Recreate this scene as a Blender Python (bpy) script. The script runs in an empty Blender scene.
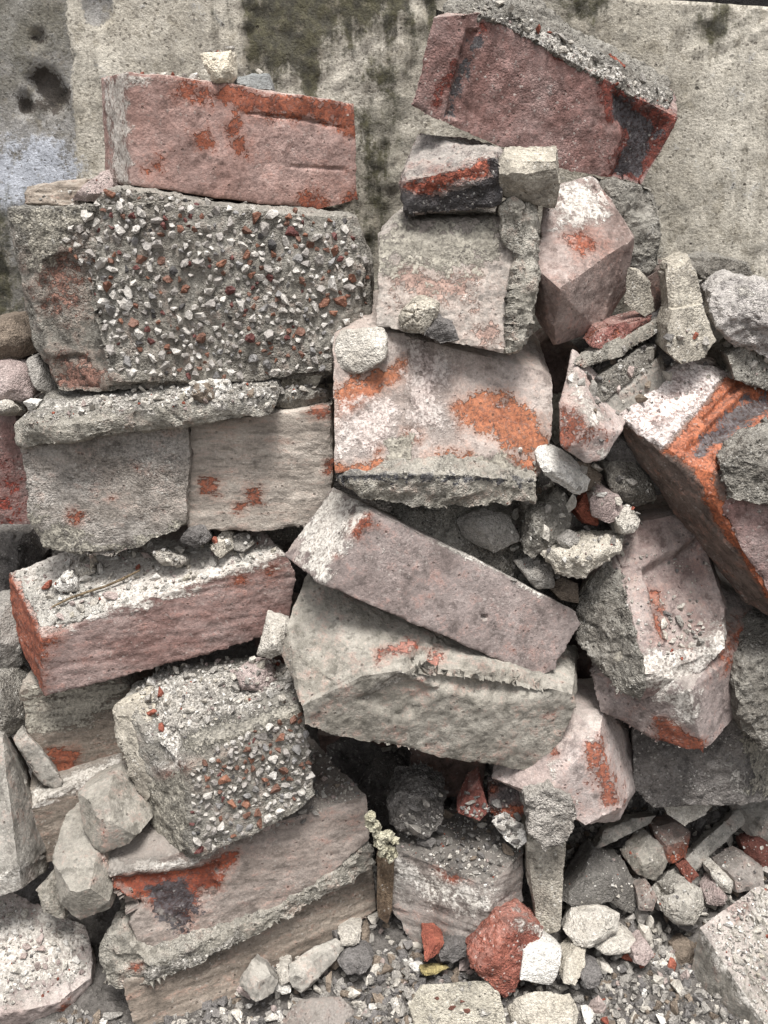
import bpy, bmesh, math, random
import numpy as np
from mathutils import Vector, Matrix

# ------------------------------------------------------------------ scene, camera
sc = bpy.context.scene
COL = sc.collection
random.seed(7)
RNG = np.random.default_rng(11)
FPX, CX, CY = 983.0, 384.0, 512.0
PITCH = math.radians(20.0)
CAM = np.array([0.0, 0.0, 0.78])
FW = np.array([0, math.cos(PITCH), -math.sin(PITCH)])
UP = np.array([0, math.sin(PITCH), math.cos(PITCH)])
RT = np.array([1.0, 0, 0])

def ray(px, py):
    return FW + RT * ((px - CX) / FPX) + UP * ((CY - py) / FPX)

def P(px, py, Y):
    """survey point: image bearing and distance from the camera line -> world position (metres)"""
    d = ray(px, py)
    return CAM + d * (Y / d[1])

def project(v):
    r = v - CAM
    z = r @ FW
    return np.stack([CX + FPX * (r @ RT) / z, CY - FPX * (r @ UP) / z], 1)

cam_data = bpy.data.cameras.new('camera')
cam = bpy.data.objects.new('camera', cam_data)
COL.objects.link(cam)
cam.location = CAM
cam.rotation_euler = (math.radians(90) - PITCH, 0, 0)
cam_data.sensor_fit = 'VERTICAL'
cam_data.sensor_height = 24.0
cam_data.lens = FPX / 1024.0 * 24.0
cam_data.clip_start = 0.02
cam_data.clip_end = 500
sc.camera = cam

# ------------------------------------------------------------------ numpy noise
def _hash(ix, iy, iz, seed):
    h = (ix * 374761393 + iy * 668265263 + iz * 2147483647 + seed * 1274126177) & 0xFFFFFFFF
    h = ((h ^ (h >> 13)) * 1274126177) & 0xFFFFFFFF
    h = ((h ^ (h >> 16)) * 2246822519) & 0xFFFFFFFF
    h = h ^ (h >> 15)
    return (h & 0xFFFFFF).astype(np.float64) / 0xFFFFFF * 2 - 1

def vnoise(p, seed=0):
    i = np.floor(p).astype(np.int64)
    f = p - i
    u = f * f * f * (f * (f * 6 - 15) + 10)
    out = 0
    for dx in (0, 1):
        wx = u[:, 0] if dx else 1 - u[:, 0]
        for dy in (0, 1):
            wy = u[:, 1] if dy else 1 - u[:, 1]
            for dz in (0, 1):
                wz = u[:, 2] if dz else 1 - u[:, 2]
                out = out + wx * wy * wz * _hash(i[:, 0] + dx, i[:, 1] + dy, i[:, 2] + dz, seed)
    return out

ROT = np.array([[0.36, 0.48, -0.8], [-0.8, 0.6, 0.0], [0.48, 0.64, 0.6]])
def fbm(p, seed=0, octs=4, gain=0.5):
    a, s, q = 1.0, 0, p
    for o in range(octs):
        s = s + a * vnoise(q, seed + o * 17)
        q = (q @ ROT.T) * 2.03 + 3.7
        a *= gain
    return s

# ------------------------------------------------------------------ small helpers
def S(h, k=1.0):
    h = h.lstrip('#')
    c = [int(h[i:i + 2], 16) / 255 for i in (0, 2, 4)]
    return tuple(k * (x / 12.92 if x <= 0.04045 else ((x + 0.055) / 1.055) ** 2.4) for x in c) + (1.0,)

def sdf_poly(q, poly):
    """signed distance (px), positive inside"""
    poly = np.asarray(poly, float)
    n = len(poly)
    d = np.full(len(q), 1e9)
    inside = np.zeros(len(q), bool)
    for i in range(n):
        a, b = poly[i], poly[(i + 1) % n]
        e = b - a
        w = q - a
        t = np.clip((w @ e) / max(e @ e, 1e-9), 0, 1)
        d = np.minimum(d, np.hypot(*(w - t[:, None] * e).T))
        c = ((a[1] > q[:, 1]) != (b[1] > q[:, 1]))
        with np.errstate(divide='ignore', invalid='ignore'):
            xs = a[0] + (q[:, 1] - a[1]) / (b[1] - a[1] if b[1] != a[1] else 1e-9) * (b[0] - a[0])
        inside ^= c & (q[:, 0] < xs)
    return np.where(inside, d, -d)

def sdf_any(q, shape):
    if len(shape) == 3 and not hasattr(shape[0], '__len__'):
        return shape[2] - np.hypot(q[:, 0] - shape[0], q[:, 1] - shape[1])
    return sdf_poly(q, shape)

def set_attr(me, name, arr):
    a = me.attributes.new(name, 'FLOAT', 'POINT')
    a.data.foreach_set('value', np.ascontiguousarray(arr, np.float32))

def tag(o, label=None, cat=None, group=None, kind=None):
    if label: o['label'] = label
    if cat: o['category'] = cat
    if group: o['group'] = group
    if kind: o['kind'] = kind
    return o

def get_co(me):
    v = np.empty(len(me.vertices) * 3, np.float32)
    me.vertices.foreach_get('co', v)
    return v.reshape(-1, 3).astype(np.float64)

def get_no(me):
    v = np.empty(len(me.vertices) * 3, np.float32)
    me.vertex_normals.foreach_get('vector', v)
    return v.reshape(-1, 3).astype(np.float64)

def get_edges(me):
    e = np.empty(len(me.edges) * 2, np.int32)
    me.edges.foreach_get('vertices', e)
    return e.reshape(-1, 2)

def lap(v, e, deg):
    out = np.empty_like(v)
    for k in range(3):
        out[:, k] = np.bincount(e[:, 0], v[e[:, 1], k], len(v)) + np.bincount(e[:, 1], v[e[:, 0], k], len(v))
    return out / deg[:, None]

# ------------------------------------------------------------------ broken masonry solids
def hull_points(h):
    """front outline (px, py[, Y]) -> world points, plus the same outline set back by the piece's thickness"""
    fr = h['f']
    if len(fr[0]) == 2:
        Y0, gx, gy = h['pl']
        mx = sum(p[0] for p in fr) / len(fr); my = sum(p[1] for p in fr) / len(fr)
        fr = [(x, y, Y0 + gx * (x - mx) / 100 + gy * (y - my) / 100) for x, y in fr]
    pts = np.array([P(*p) for p in fr])
    if h.get('flat'):   # a sawn or moulded face: bring its corners into one plane
        c = pts.mean(0); nrm = np.linalg.svd(pts - c)[2][2]
        d = pts - CAM
        pts = CAM + d * (((c - CAM) @ nrm) / (d @ nrm))[:, None]
    if 'to' in h:
        i, x, y, Y = h['to']
        e = P(x, y, Y) - pts[i]
    else:
        e = np.array(h.get('e', (0, 0.1, 0)), float)
    back = pts + e
    c = back.mean(0)
    back = c + (back - c) * h.get('s', 0.97)
    allp = [pts, back]
    if h.get('x'):
        allp.append(np.array([P(*p) for p in h['x']]))
    return np.concatenate(allp)

def convex(pts):
    b2 = bmesh.new()
    vs = [b2.verts.new(p) for p in pts]
    r = bmesh.ops.convex_hull(b2, input=vs)
    junk = [g for g in r['geom_interior'] + r['geom_unused'] if isinstance(g, bmesh.types.BMVert)]
    bmesh.ops.delete(b2, geom=list(set(junk)), context='VERTS')
    bmesh.ops.recalc_face_normals(b2, faces=b2.faces)
    return b2

def solid_mesh(hulls, vox, cuts=0, cutdepth=0.0, facet=0.0, seed=0):
    """convex pieces broken along a few fracture planes, fused into one closed skin; also returns their planes"""
    rc = np.random.default_rng(seed + 1)
    bm = bmesh.new(); planes = []
    for hi, h in enumerate(hulls):
        pts = hull_points(h) if isinstance(h, dict) else np.asarray(h)
        for _ in range(cuts if hi == 0 else 0):
            cen = pts.mean(0); size = float(np.median(np.linalg.norm(pts - cen, axis=1)))
            dn = rc.normal(size=3)
            if facet:
                tc = CAM - cen; tc = tc / np.linalg.norm(tc); dn = dn - tc * (dn @ tc); dn = tc + facet * rc.uniform(.6, 1.3) * dn / np.linalg.norm(dn)
            dn /= np.linalg.norm(dn)
            off = ((pts - cen) @ dn).max() - cutdepth * size * rc.uniform(.3, 1.0)
            b2 = convex(pts)
            bmesh.ops.bisect_plane(b2, geom=list(b2.verts) + list(b2.edges) + list(b2.faces), plane_co=Vector(cen + dn * off), plane_no=Vector(dn), clear_outer=True)
            if len(b2.verts) > 5: pts = np.array([v.co[:] for v in b2.verts])
            b2.free()
        b2 = convex(pts)
        pl = [(np.array(f.normal[:]), float(f.normal @ f.verts[0].co)) for f in b2.faces if f.calc_area() > 1e-9]
        uniq = []
        for n_, d_ in pl:
            if not any(n_ @ m_ > .9995 and abs(d_ - e_) < 1e-4 for m_, e_ in uniq): uniq.append((n_, d_))
        planes.append(uniq)
        m2 = bpy.data.meshes.new('t'); b2.to_mesh(m2); b2.free()
        bm.from_mesh(m2); bpy.data.meshes.remove(m2)
    me = bpy.data.meshes.new('t'); bm.to_mesh(me); bm.free()
    ob = bpy.data.objects.new('t', me); COL.objects.link(ob)
    md = ob.modifiers.new('r', 'REMESH'); md.mode = 'VOXEL'; md.voxel_size = vox; md.adaptivity = 0
    dg = bpy.context.evaluated_depsgraph_get()
    out = bpy.data.meshes.new_from_object(ob.evaluated_get(dg))
    bpy.data.objects.remove(ob); bpy.data.meshes.remove(me)
    return out, planes

def snap(v, planes, vox):
    """draw the skin tight onto the fracture planes, so that arrises stay crisp"""
    for uniq in planes:
        N = np.array([a for a, _ in uniq]); D = np.array([b for _, b in uniq])
        on = np.all(v @ N.T - D < vox * 1.0, axis=1)
        for _ in range(4):
            dist = v @ N.T - D
            w = np.abs(dist) < vox * .72
            w &= on[:, None]
            for k in range(len(uniq)):
                dk = v @ N[k] - D[k]
                v = v - np.where(w[:, k], dk, 0)[:, None] * N[k]
    return v

_seed = [100]
PEND = {}
LAYERS = ('red', 'white', 'grey', 'dark')
def build(name, hulls, mat, vox=0.0018, low=0.0005, mid=0.0004, chip=1.0, smooth=1, paint=(), dents=(), cuts=2, cutdepth=0.06, swell=0.0003, facet=0.0, crisp=True,
          strata=0.0, parent=None, origin=None, lowscale=22.0, ridge=0.0, flake=0.0003):
    """one solid of broken masonry: union of hulls, worn edges, uneven faces, and where its coats lie"""
    _seed[0] += 31
    seed = _seed[0]
    me, planes = solid_mesh(hulls, vox, cuts, cutdepth, facet, seed)
    v = get_co(me); e = get_edges(me)
    deg = np.maximum(np.bincount(e.ravel(), minlength=len(v)), 1).astype(float)
    for _ in range(smooth):
        v = 0.65 * v + 0.35 * lap(v, e, deg)
    if crisp: v = snap(v, planes, vox)
    me.vertices.foreach_set('co', v.astype(np.float32).ravel()); me.update()
    n = get_no(me)
    # convexity, spread a little: knocks and chips happen on arrises
    s = v.copy()
    for _ in range(7): s = lap(s, e, deg)
    conv = np.clip(((v - s) * n).sum(1) / (vox * 1.2), 0, 1.2)
    off = np.random.default_rng(seed).uniform(-50, 50, 3)
    q = v + off
    d = low * fbm(q * lowscale, seed, 3) + mid * fbm(q * 110, seed + 5, 3, 0.6)
    if flake:
        fz = fbm(q * 38, seed + 13, 3, .55) * 2.6
        fl = np.floor(fz); fr = np.clip((fz - fl - .5) / .16 + .5, 0, 1)
        d += flake * (fl + fr * fr * (3 - 2 * fr))
    if ridge: d -= ridge * np.abs(fbm(q * 45, seed + 21, 3))
    if strata:
        w = q.copy(); w[:, 2] *= 6; w[:, 0] *= 0.8
        d += strata * fbm(w * 30, seed + 9, 3)
    cn = fbm(q * 55, seed + 7, 3)
    d -= chip * conv * (0.0030 * np.clip(cn - 0.08, 0, 1) + 0.013 * np.clip(fbm(q * 20, seed + 3, 2) - 0.42, 0, 1))
    px = project(v)
    toward = ((CAM - v) * n).sum(1) > -0.02
    for shape, depth, soft in dents:
        t = np.clip(sdf_any(px, shape) / soft + 0.5 + 0.25 * fbm(q * 90, seed + 2, 2), 0, 1)
        d -= np.where(toward, depth * t * t * (3 - 2 * t), 0)
    v = v + n * (d + swell)[:, None]
    if origin is None:
        origin = np.array([(v[:, 0].min() + v[:, 0].max()) / 2, (v[:, 1].min() + v[:, 1].max()) / 2, v[:, 2].min()])
    me.vertices.foreach_set('co', (v - origin).astype(np.float32).ravel())
    for lay in LAYERS:
        a = np.full(len(v), -1.0)
        for p in paint:
            if p[0] == lay:
                if mat.name in PEND: PEND[mat.name][1].add(lay)
                k = p[2] if len(p) > 2 else 12.0
                sd = np.clip(sdf_any(px, p[1]) / (k * 1.5), -1, 1)
                a = np.maximum(a, np.where(toward, sd, -1))
        set_attr(me, lay, a)
    set_attr(me, 'edge', conv)
    me.polygons.foreach_set('use_smooth', np.ones(len(me.polygons), bool))
    me.update()
    me.set_sharp_from_angle(angle=math.radians(34))
    me.name = name
    me.materials.append(mat)
    ob = bpy.data.objects.new(name, me)
    COL.objects.link(ob)
    if parent is None:
        ob.location = origin
    else:
        ob.parent = parent
    ob['_o'] = [float(x) for x in origin]
    return ob

ALL = {}
def thing(key, name, cat, label, hulls, mat, group=None, **kw):
    o = build(name, hulls, mat, **kw)
    tag(o, label, cat, group)
    ALL[key] = o
    return o

def part(parent, name, hulls, mat, label=None, **kw):
    o = build(name, hulls, mat, parent=parent, origin=np.array(parent['_o']), **kw)
    if label: o['label'] = label
    return o

# ------------------------------------------------------------------ procedural materials
class NT:
    def __init__(self, name):
        self.m = name if isinstance(name, bpy.types.Material) else bpy.data.materials.new(name); self.m.use_nodes = True
        self.t = self.m.node_tree; self.t.nodes.clear()
        self.out = self.n('ShaderNodeOutputMaterial')
        self.b = self.n('ShaderNodeBsdfPrincipled')
        self.b.inputs['Specular IOR Level'].default_value = 0.25
        self.l(self.b.outputs[0], self.out.inputs[0])
        tc = self.n('ShaderNodeTexCoord'); oi = self.n('ShaderNodeObjectInfo')
        mm = self.n('ShaderNodeVectorMath'); mm.operation = 'MULTIPLY_ADD'
        self.l(oi.outputs['Random'], mm.inputs[0]); mm.inputs[1].default_value = (37, 19, 53)
        self.l(tc.outputs['Object'], mm.inputs[2])
        self.co = mm.outputs[0]; self.rand = oi.outputs['Random']
    def n(self, t): return self.t.nodes.new(t)
    def l(self, a, b): self.t.links.new(a, b)
    def setin(self, sock, v):
        if hasattr(v, 'links') or isinstance(v, bpy.types.NodeSocket): self.l(v, sock)
        else: sock.default_value = v
    def noise(self, scale, detail=4, rough=0.6, dist=0.0, co=None):
        n = self.n('ShaderNodeTexNoise'); self.l(co or self.co, n.inputs['Vector'])
        n.inputs['Scale'].default_value = scale; n.inputs['Detail'].default_value = detail
        n.inputs['Roughness'].default_value = rough; n.inputs['Distortion'].default_value = dist
        return n.outputs[0]
    def vor(self, scale, feature='F1', co=None, out='Distance'):
        n = self.n('ShaderNodeTexVoronoi'); n.feature = feature; self.l(co or self.co, n.inputs['Vector'])
        n.inputs['Scale'].default_value = scale
        return n.outputs[out]
    def math(self, op, a, b=0.0, c=None, clamp=False):
        n = self.n('ShaderNodeMath'); n.operation = op; n.use_clamp = clamp
        self.setin(n.inputs[0], a); self.setin(n.inputs[1], b)
        if c is not None: self.setin(n.inputs[2], c)
        return n.outputs[0]
    def ramp(self, x, lo, hi, a=0.0, b=1.0):
        n = self.n('ShaderNodeMapRange'); n.interpolation_type = 'SMOOTHSTEP'
        self.setin(n.inputs[0], x); self.setin(n.inputs[1], lo); self.setin(n.inputs[2], hi)
        n.inputs[3].default_value = a; n.inputs[4].default_value = b
        return n.outputs[0]
    def mix(self, f, a, b, mode='MIX'):
        n = self.n('ShaderNodeMix'); n.data_type = 'RGBA'; n.blend_type = mode
        self.setin(n.inputs[0], f); self.setin(n.inputs[6], a); self.setin(n.inputs[7], b)
        return n.outputs[2]
    def attr(self, name):
        n = self.n('ShaderNodeAttribute'); n.attribute_name = name
        return n.outputs['Fac']
    def scale(self, sx, sy, sz):
        n = self.n('ShaderNodeVectorMath'); n.operation = 'MULTIPLY'; self.l(self.co, n.inputs[0])
        n.inputs[1].default_value = (sx, sy, sz)
        return n.outputs[0]
    def bump(self, h, dist, strength=1.0):
        n = self.n('ShaderNodeBump'); n.inputs['Distance'].default_value = dist
        n.inputs['Strength'].default_value = strength
        self.l(h, n.inputs['Height'])
        self.l(n.outputs[0], self.b.inputs['Normal'])
        return n
    def nz(self):
        g = self.n('ShaderNodeNewGeometry'); s = self.n('ShaderNodeSeparateXYZ')
        self.l(g.outputs['Normal'], s.inputs[0]); return s.outputs['Z']
    def col(self, c):
        n = self.n('ShaderNodeRGB'); n.outputs[0].default_value = c; return n.outputs[0]

RED1, RED2 = S('#96553c'), S('#6f3a2b')
WHI1, WHI2 = S('#cbc6be'), S('#b3aca2')
GRE1, GRE2 = S('#a39d90'), S('#7f7a70')
DAR1, DAR2 = S('#4f4f53'), S('#2c2b2c')

def masonry(name, *a, **k):
    m = bpy.data.materials.new(name); PEND[m.name] = ((m,) + a, set(), k)
    return m
def finish_materials():
    for a, used, k in PEND.values(): _masonry(*a, used=used, **k)

def _masonry(name, A, B, used=(), red=(RED1, RED2), white=(WHI1, WHI2), grey=(GRE1, GRE2), dark=(DAR1, DAR2),
            ar=0.0, aw=0.0, ag=0.0, ad=0.0, dust=0.3, dustc=S('#b5b0a6'), bump=1.0, grain=1.0, streak=(1, 1, 1), pits=0.5, crack=0.0, calm_by=0.16):
    """weathered masonry: mottled base; exposed red body, lime, mortar and soot where the attributes or blotch amounts put them;
    dust lying on upward faces; pits and grain"""
    t = NT(name)
    st = t.scale(*streak)
    nl = t.noise(14, 4, 0.66, 0.1, st)
    nm = t.noise(70, 4, 0.68, 0.0, st)
    nf = t.noise(300, 4, 0.75)
    ng = t.noise(1000, 1, 0.6)
    wob = t.math('ADD', t.math('MULTIPLY', t.math('SUBTRACT', nm, 0.5), 3.6), t.math('MULTIPLY', t.math('SUBTRACT', nf, 0.5), 2.0))
    def calm(c_):
        l_ = .3 * c_[0] + .59 * c_[1] + .11 * c_[2]
        return tuple(x + calm_by * (l_ * k_ - x) for x, k_ in zip(c_, (1.03, 1.0, .95))) + (1,)
    A, B = calm(A[:3]), calm(B[:3])
    mid = tuple(0.5 * (x + y) for x, y in zip(A, B)); pale = tuple(min(1, x * 1.25 + .03) for x in mid[:3]) + (1,)
    deep = tuple(x * .55 for x in B[:3]) + (1,)
    c = t.mix(t.ramp(nl, 0.36, 0.64), A, B)
    c = t.mix(t.ramp(nm, 0.50, 0.66, 0.0, 0.55), c, pale)
    c = t.mix(t.ramp(nm, 0.34, 0.47, 0.75, 0.0), c, deep)
    vg = t.n('ShaderNodeTexVoronoi'); vg.inputs['Scale'].default_value = 520; t.l(t.co, vg.inputs['Vector'])
    sx = t.n('ShaderNodeSeparateColor'); t.l(vg.outputs['Color'], sx.inputs[0]); cell = sx.outputs[0]
    height = t.math('ADD', t.math('MULTIPLY', nm, 0.30 * grain), t.math('MULTIPLY', nf, 0.55))
    gm = t.ramp(t.noise(18, 3, 0.6, 0, t.math_vec(t.co, 2.9)), 0.38, 0.62, 0.2, 1.0)
    height = t.math('ADD', height, t.math('MULTIPLY', t.math('MULTIPLY', t.math('SUBTRACT', 0.6, vg.outputs['Distance']), gm), 0.34 * grain))
    def layer(c, h, nm_attr, amount, seed, cols, opac, hgt, patchy):
        if not (amount or nm_attr in used): return c, h
        nb = t.noise(26 + seed * 3, 5, 0.72, 0.0, t.math_vec(st, seed * 7.3))
        m = None
        if nm_attr in used:
            # worn patches: firm in the middle, eaten away towards the rim
            e_ = t.math('ADD', t.attr(nm_attr), wob)
            e_ = t.math('ADD', e_, t.math('MULTIPLY', t.math('SUBTRACT', nb, 0.5), 2.2))
            m = t.ramp(e_, -0.10, 0.22) if nm_attr != 'white' else t.ramp(e_, -0.30, 0.40)
            if nm_attr == 'red':
                halo = t.math('MULTIPLY', t.ramp(e_, -1.0, 0.05), 0.52)
                c = t.mix(halo, c, tuple(.55 * x + .45 * y for x, y in zip(cols[0], mid)))
        if amount > 0:
            m2 = t.ramp(t.math('ADD', nb, t.math('MULTIPLY', t.math('SUBTRACT', nf, 0.5), 0.12)), 0.70 - amount * 0.3, 0.77 - amount * 0.3)
            m = m2 if m is None else t.math('MAXIMUM', m, m2)
        if patchy: m = t.math('MULTIPLY', m, t.ramp(nf, 0.36, 0.52, 1 - patchy, 1.0))
        cc = t.mix(t.ramp(t.math('ADD', t.math('MULTIPLY', nf, .5), t.math('MULTIPLY', nm, .5)), 0.40, 0.58), cols[1], cols[0])
        cc = t.mix(t.ramp(nl, 0.4, 0.62, 0, .5), cc, cols[1])
        cc = t.mix(t.ramp(nm, .30, .42, .55, 0), cc, tuple(x * .4 for x in cols[1][:3]) + (1,))
        c = t.mix(t.math('MULTIPLY', m, opac), c, cc)
        h = t.math('ADD', h, t.math('MULTIPLY', m, hgt))
        return c, h
    c, height = layer(c, height, 'red', ar, 1, red, 0.88, -0.8, 0.35)
    c, height = layer(c, height, 'white', aw, 2, white, 0.88, 0.35, 0.4)
    c, height = layer(c, height, 'grey', ag, 3, grey, 0.97, 0.5, 0.15)
    c, height = layer(c, height, 'dark', ad, 4, dark, 0.95, -0.1, 0.2)
    if dust:
        f = t.ramp(t.math('ADD', t.nz(), t.math('MULTIPLY', wob, 0.22)), 0.55, 0.9, 0.0, dust)
        c = t.mix(f, c, t.mix(t.ramp(nf, 0.35, 0.65), dustc, tuple(x * 0.62 for x in dustc[:3]) + (1,)))
    g = t.math('ADD', t.math('MULTIPLY', t.math('SUBTRACT', nf, 0.5), 1.5), t.math('ADD', t.math('MULTIPLY', t.math('SUBTRACT', ng, 0.5), 0.7), t.math('MULTIPLY', t.math('MULTIPLY', t.math('SUBTRACT', cell, 0.5), gm), 0.42)))
    g = t.math('MAXIMUM', t.math('ADD', 1.0, t.math('MULTIPLY', g, 0.45 + 0.7 * grain)), 0.25)
    g = t.math('MULTIPLY', g, t.ramp(t.noise(33, 5, 0.72, 0, t.math_vec(st, 6.6)), 0.36, 0.60, 0.76, 1.06))
    gg = t.n('ShaderNodeCombineXYZ')
    for k in range(3): t.l(g, gg.inputs[k])
    c = t.mix(1.0, c, gg.outputs[0], 'MULTIPLY')
    c = t.mix(t.math('MULTIPLY', gm, t.ramp(sx.outputs[1], 0.95, 0.98, 0, .55 * grain)), c, S('#c9c5bd'))
    c = t.mix(t.math('MULTIPLY', gm, t.ramp(sx.outputs[2], 0.95, 0.98, 0, .5 * grain)), c, S('#3e3935'))
    if pits:
        pv = t.vor(140)
        pit = t.math('MULTIPLY', t.ramp(pv, 0.12, 0.24, 1.0, 0.0), t.ramp(nm, 0.52, 0.58))
        c = t.mix(t.math('MULTIPLY', pit, pits), c, S('#3c3631'))
        height = t.math('SUBTRACT', height, t.math('MULTIPLY', pit, pits * 0.8))
    if crack:
        cv = t.n('ShaderNodeTexVoronoi'); cv.feature = 'DISTANCE_TO_EDGE'; cv.inputs['Scale'].default_value = 13
        dv = t.n('ShaderNodeVectorMath'); dv.operation = 'MULTIPLY_ADD'
        nv = t.n('ShaderNodeTexNoise'); t.l(t.co, nv.inputs['Vector']); nv.inputs['Scale'].default_value = 60; nv.inputs['Detail'].default_value = 3
        t.l(nv.outputs['Color'], dv.inputs[0]); dv.inputs[1].default_value = (.03, .03, .03); t.l(st, dv.inputs[2])
        t.l(dv.outputs[0], cv.inputs['Vector'])
        ck = t.math('MULTIPLY', t.ramp(cv.outputs['Distance'], 0.004, 0.016, 1.0, 0.0), t.ramp(nl, 0.54, 0.60))
        c = t.mix(t.math('MULTIPLY', ck, crack), c, S('#3f3732'))
        height = t.math('SUBTRACT', height, t.math('MULTIPLY', ck, 0.9 * crack))
    t.l(c, t.b.inputs['Base Color'])
    t.b.inputs['Roughness'].default_value = 0.92
    t.bump(height, 0.0046 * bump)
    return t.m

def _math_vec(self, v, k):
    n = self.n('ShaderNodeVectorMath'); n.operation = 'ADD'; self.l(v, n.inputs[0]); n.inputs[1].default_value = (k, k * 1.3, -k)
    return n.outputs[0]
NT.math_vec = _math_vec

def stone(name, A, B, bump=1.0, scale=1.0, spot=None, rough=0.9, unit=1.0):
    """plain broken stone or mortar; unit is the size of one object unit where a small shape is scaled down"""
    t = NT(name)
    if unit != 1.0: t.co = t.scale(unit, unit, unit)
    n1 = t.noise(40 * scale, 4, 0.65); n2 = t.noise(260 * scale, 4, 0.75); n3 = t.noise(1000, 1, 0.6)
    vg = t.n('ShaderNodeTexVoronoi'); vg.inputs['Scale'].default_value = 560; t.l(t.co, vg.inputs['Vector'])
    sx = t.n('ShaderNodeSeparateColor'); t.l(vg.outputs['Color'], sx.inputs[0])
    c = t.mix(t.ramp(n1, 0.33, 0.67), A, B)
    c = t.mix(t.ramp(t.rand, 0.0, 1.0, 0.0, 0.45), c, B)
    g = t.math('ADD', t.math('MULTIPLY', n2, 1.3), t.math('ADD', t.math('MULTIPLY', n3, 0.5), t.math('MULTIPLY', sx.outputs[0], 0.35 * bump)))
    g = t.math('MAXIMUM', t.math('SUBTRACT', g, 0.07 + .17 * (bump - .3)), .2)
    gg = t.n('ShaderNodeCombineXYZ')
    for k in range(3): t.l(g, gg.inputs[k])
    c = t.mix(1.0, c, gg.outputs[0], 'MULTIPLY')
    if spot is not None:
        c = t.mix(t.ramp(t.noise(120, 3, 0.6, 0, t.math_vec(t.co, 9.1)), 0.6, 0.66), c, spot)
    t.l(c, t.b.inputs['Base Color']); t.b.inputs['Roughness'].default_value = rough
    h = t.math('ADD', t.math('MULTIPLY', n1, 0.4), t.math('ADD', t.math('MULTIPLY', n2, 0.7), t.math('MULTIPLY', vg.outputs['Distance'], -0.3)))
    t.bump(h, 0.0045 * bump)
    return t.m
EXPO = 1.86
# ------------------------------------------------------------------ materials
M_mauve = masonry('mauve_brick', S('#a68c84'), S('#94766d'), calm_by=.05, grain=.4, bump=.5, ar=0.16, aw=0.1, dust=0.35)
M_mauve2 = masonry('rough_mauve_brick', S('#94807b'), S('#84645e'), grain=.8, bump=.7, red=(S('#9a4a3c'), S('#72302a')), ar=0.12, aw=0.22, dust=0.7)
M_purple = masonry('purple_brick', S('#8d807b'), S('#7b6d68'), grain=.4, bump=.5, ar=0.0, aw=0.12, dust=0.4)
M_redface = masonry('red_weathered_brick', S('#8d7a74'), S('#7d6059'), calm_by=.08, grain=.4, bump=.5, ar=0.2, aw=0.1, dust=0.4, streak=(0.6, 0.6, 1.5), dustc=S('#c9c4bb'))
M_conc = masonry('sand_concrete', S('#8f8a80'), S('#7b756b'), ar=0.0, ag=0.1, dust=0.3, bump=1.3, red=(S('#8f6a5c'), S('#7b5a50')))
M_concpale = masonry('pale_mortar_coat', S('#a8a297'), S('#968f84'), ar=0.0, aw=0.12, dust=0.35, bump=1.2)
M_ledge = masonry('grey_plastered_brick', S('#a19a92'), S('#8f857b'), ar=0.0, aw=0.16, dust=0.35, bump=1.15, streak=(0.7, 0.7, 1.3))
M_brown = masonry('brown_brick', S('#877b6e'), S('#776b5f'), grain=.4, bump=.5, ar=0.0, aw=0.05, dust=0.3, streak=(0.5, 0.8, 2.2))
M_mort = masonry('lime_mortar', S('#a7a195'), S('#8e887c'), ag=0.2, dust=0.3, bump=1.6, pits=0.7)
M_mortg = masonry('grey_mortar', S('#8f8a80'), S('#716b62'), aw=0.2, dust=0.3, bump=1.9, pits=0.8)
M_pink = masonry('pink_limed_brick', S('#aea19b'), S('#a08f88'), grain=.4, bump=.5, ar=0.05, aw=0.32, dust=0.35)
M_orange = masonry('orange_limed_brick', S('#a89c94'), S('#9b8b82'), grain=.4, bump=.5, red=(S('#a66847'), S('#8d5238')), ar=0.04, aw=0.3, dust=0.2, white=(S('#c3bab3'), S('#b3a29b')))
M_bright = masonry('bright_orange_brick', S('#756860'), S('#66574f'), grain=.4, bump=.5, red=(S('#ab6443'), S('#874a32')), ar=0.0, aw=0.05, dust=0.1, white=(S('#d3cbc6'), S('#b9a8a2')))  # base darkened to put shade into the overhanging side face
M_olive = masonry('buff_concrete', S('#948e83'), S('#7e786d'), grain=.25, bump=.7, ar=0.0, ag=0.12, grey=(S('#aaa498'), S('#99938a')), dust=0.25, red=(S('#a85a45'), S('#8f5345')))
M_grey = masonry('grey_slab', S('#938e85'), S('#827c73'), grain=.4, bump=.5, aw=0.1, dust=0.35)
M_soot_shade = masonry('sooty_shade_brick', S('#77716c'), S('#575350'), aw=0.05, dust=0.1, pits=0.3, dark=(S('#3b3a3a'), S('#252424')), white=(S('#a8a39c'), S('#87827b')))  # soot of the blackened brick; on gap stones the dark is painted shade
M_dirt = masonry('dirty_brick', S('#8b837c'), S('#746962'), dark=(S('#5f5a56'), S('#45413e')), grain=.4, bump=.5, ar=0.05, aw=0.2, dust=0.5, dustc=S('#77726b'))
M_beige = masonry('beige_stone', S('#aaa293'), S('#8d8578'), aw=0.0, dust=0.3, dustc=S('#c9c0ad'), bump=0.8)
M_shade = masonry('dark_brick', S('#6b5a52'), S('#59463f'), grain=.4, bump=.5, ar=0.1, aw=0.0, dust=0.2)  # dark body colour; on the gap stones it stands in for shade
M_frog = masonry('frogged_brick', S('#988a84'), S('#85706a'), grain=.4, bump=.5, ar=0.0, aw=0.14, dust=0.25)

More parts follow.
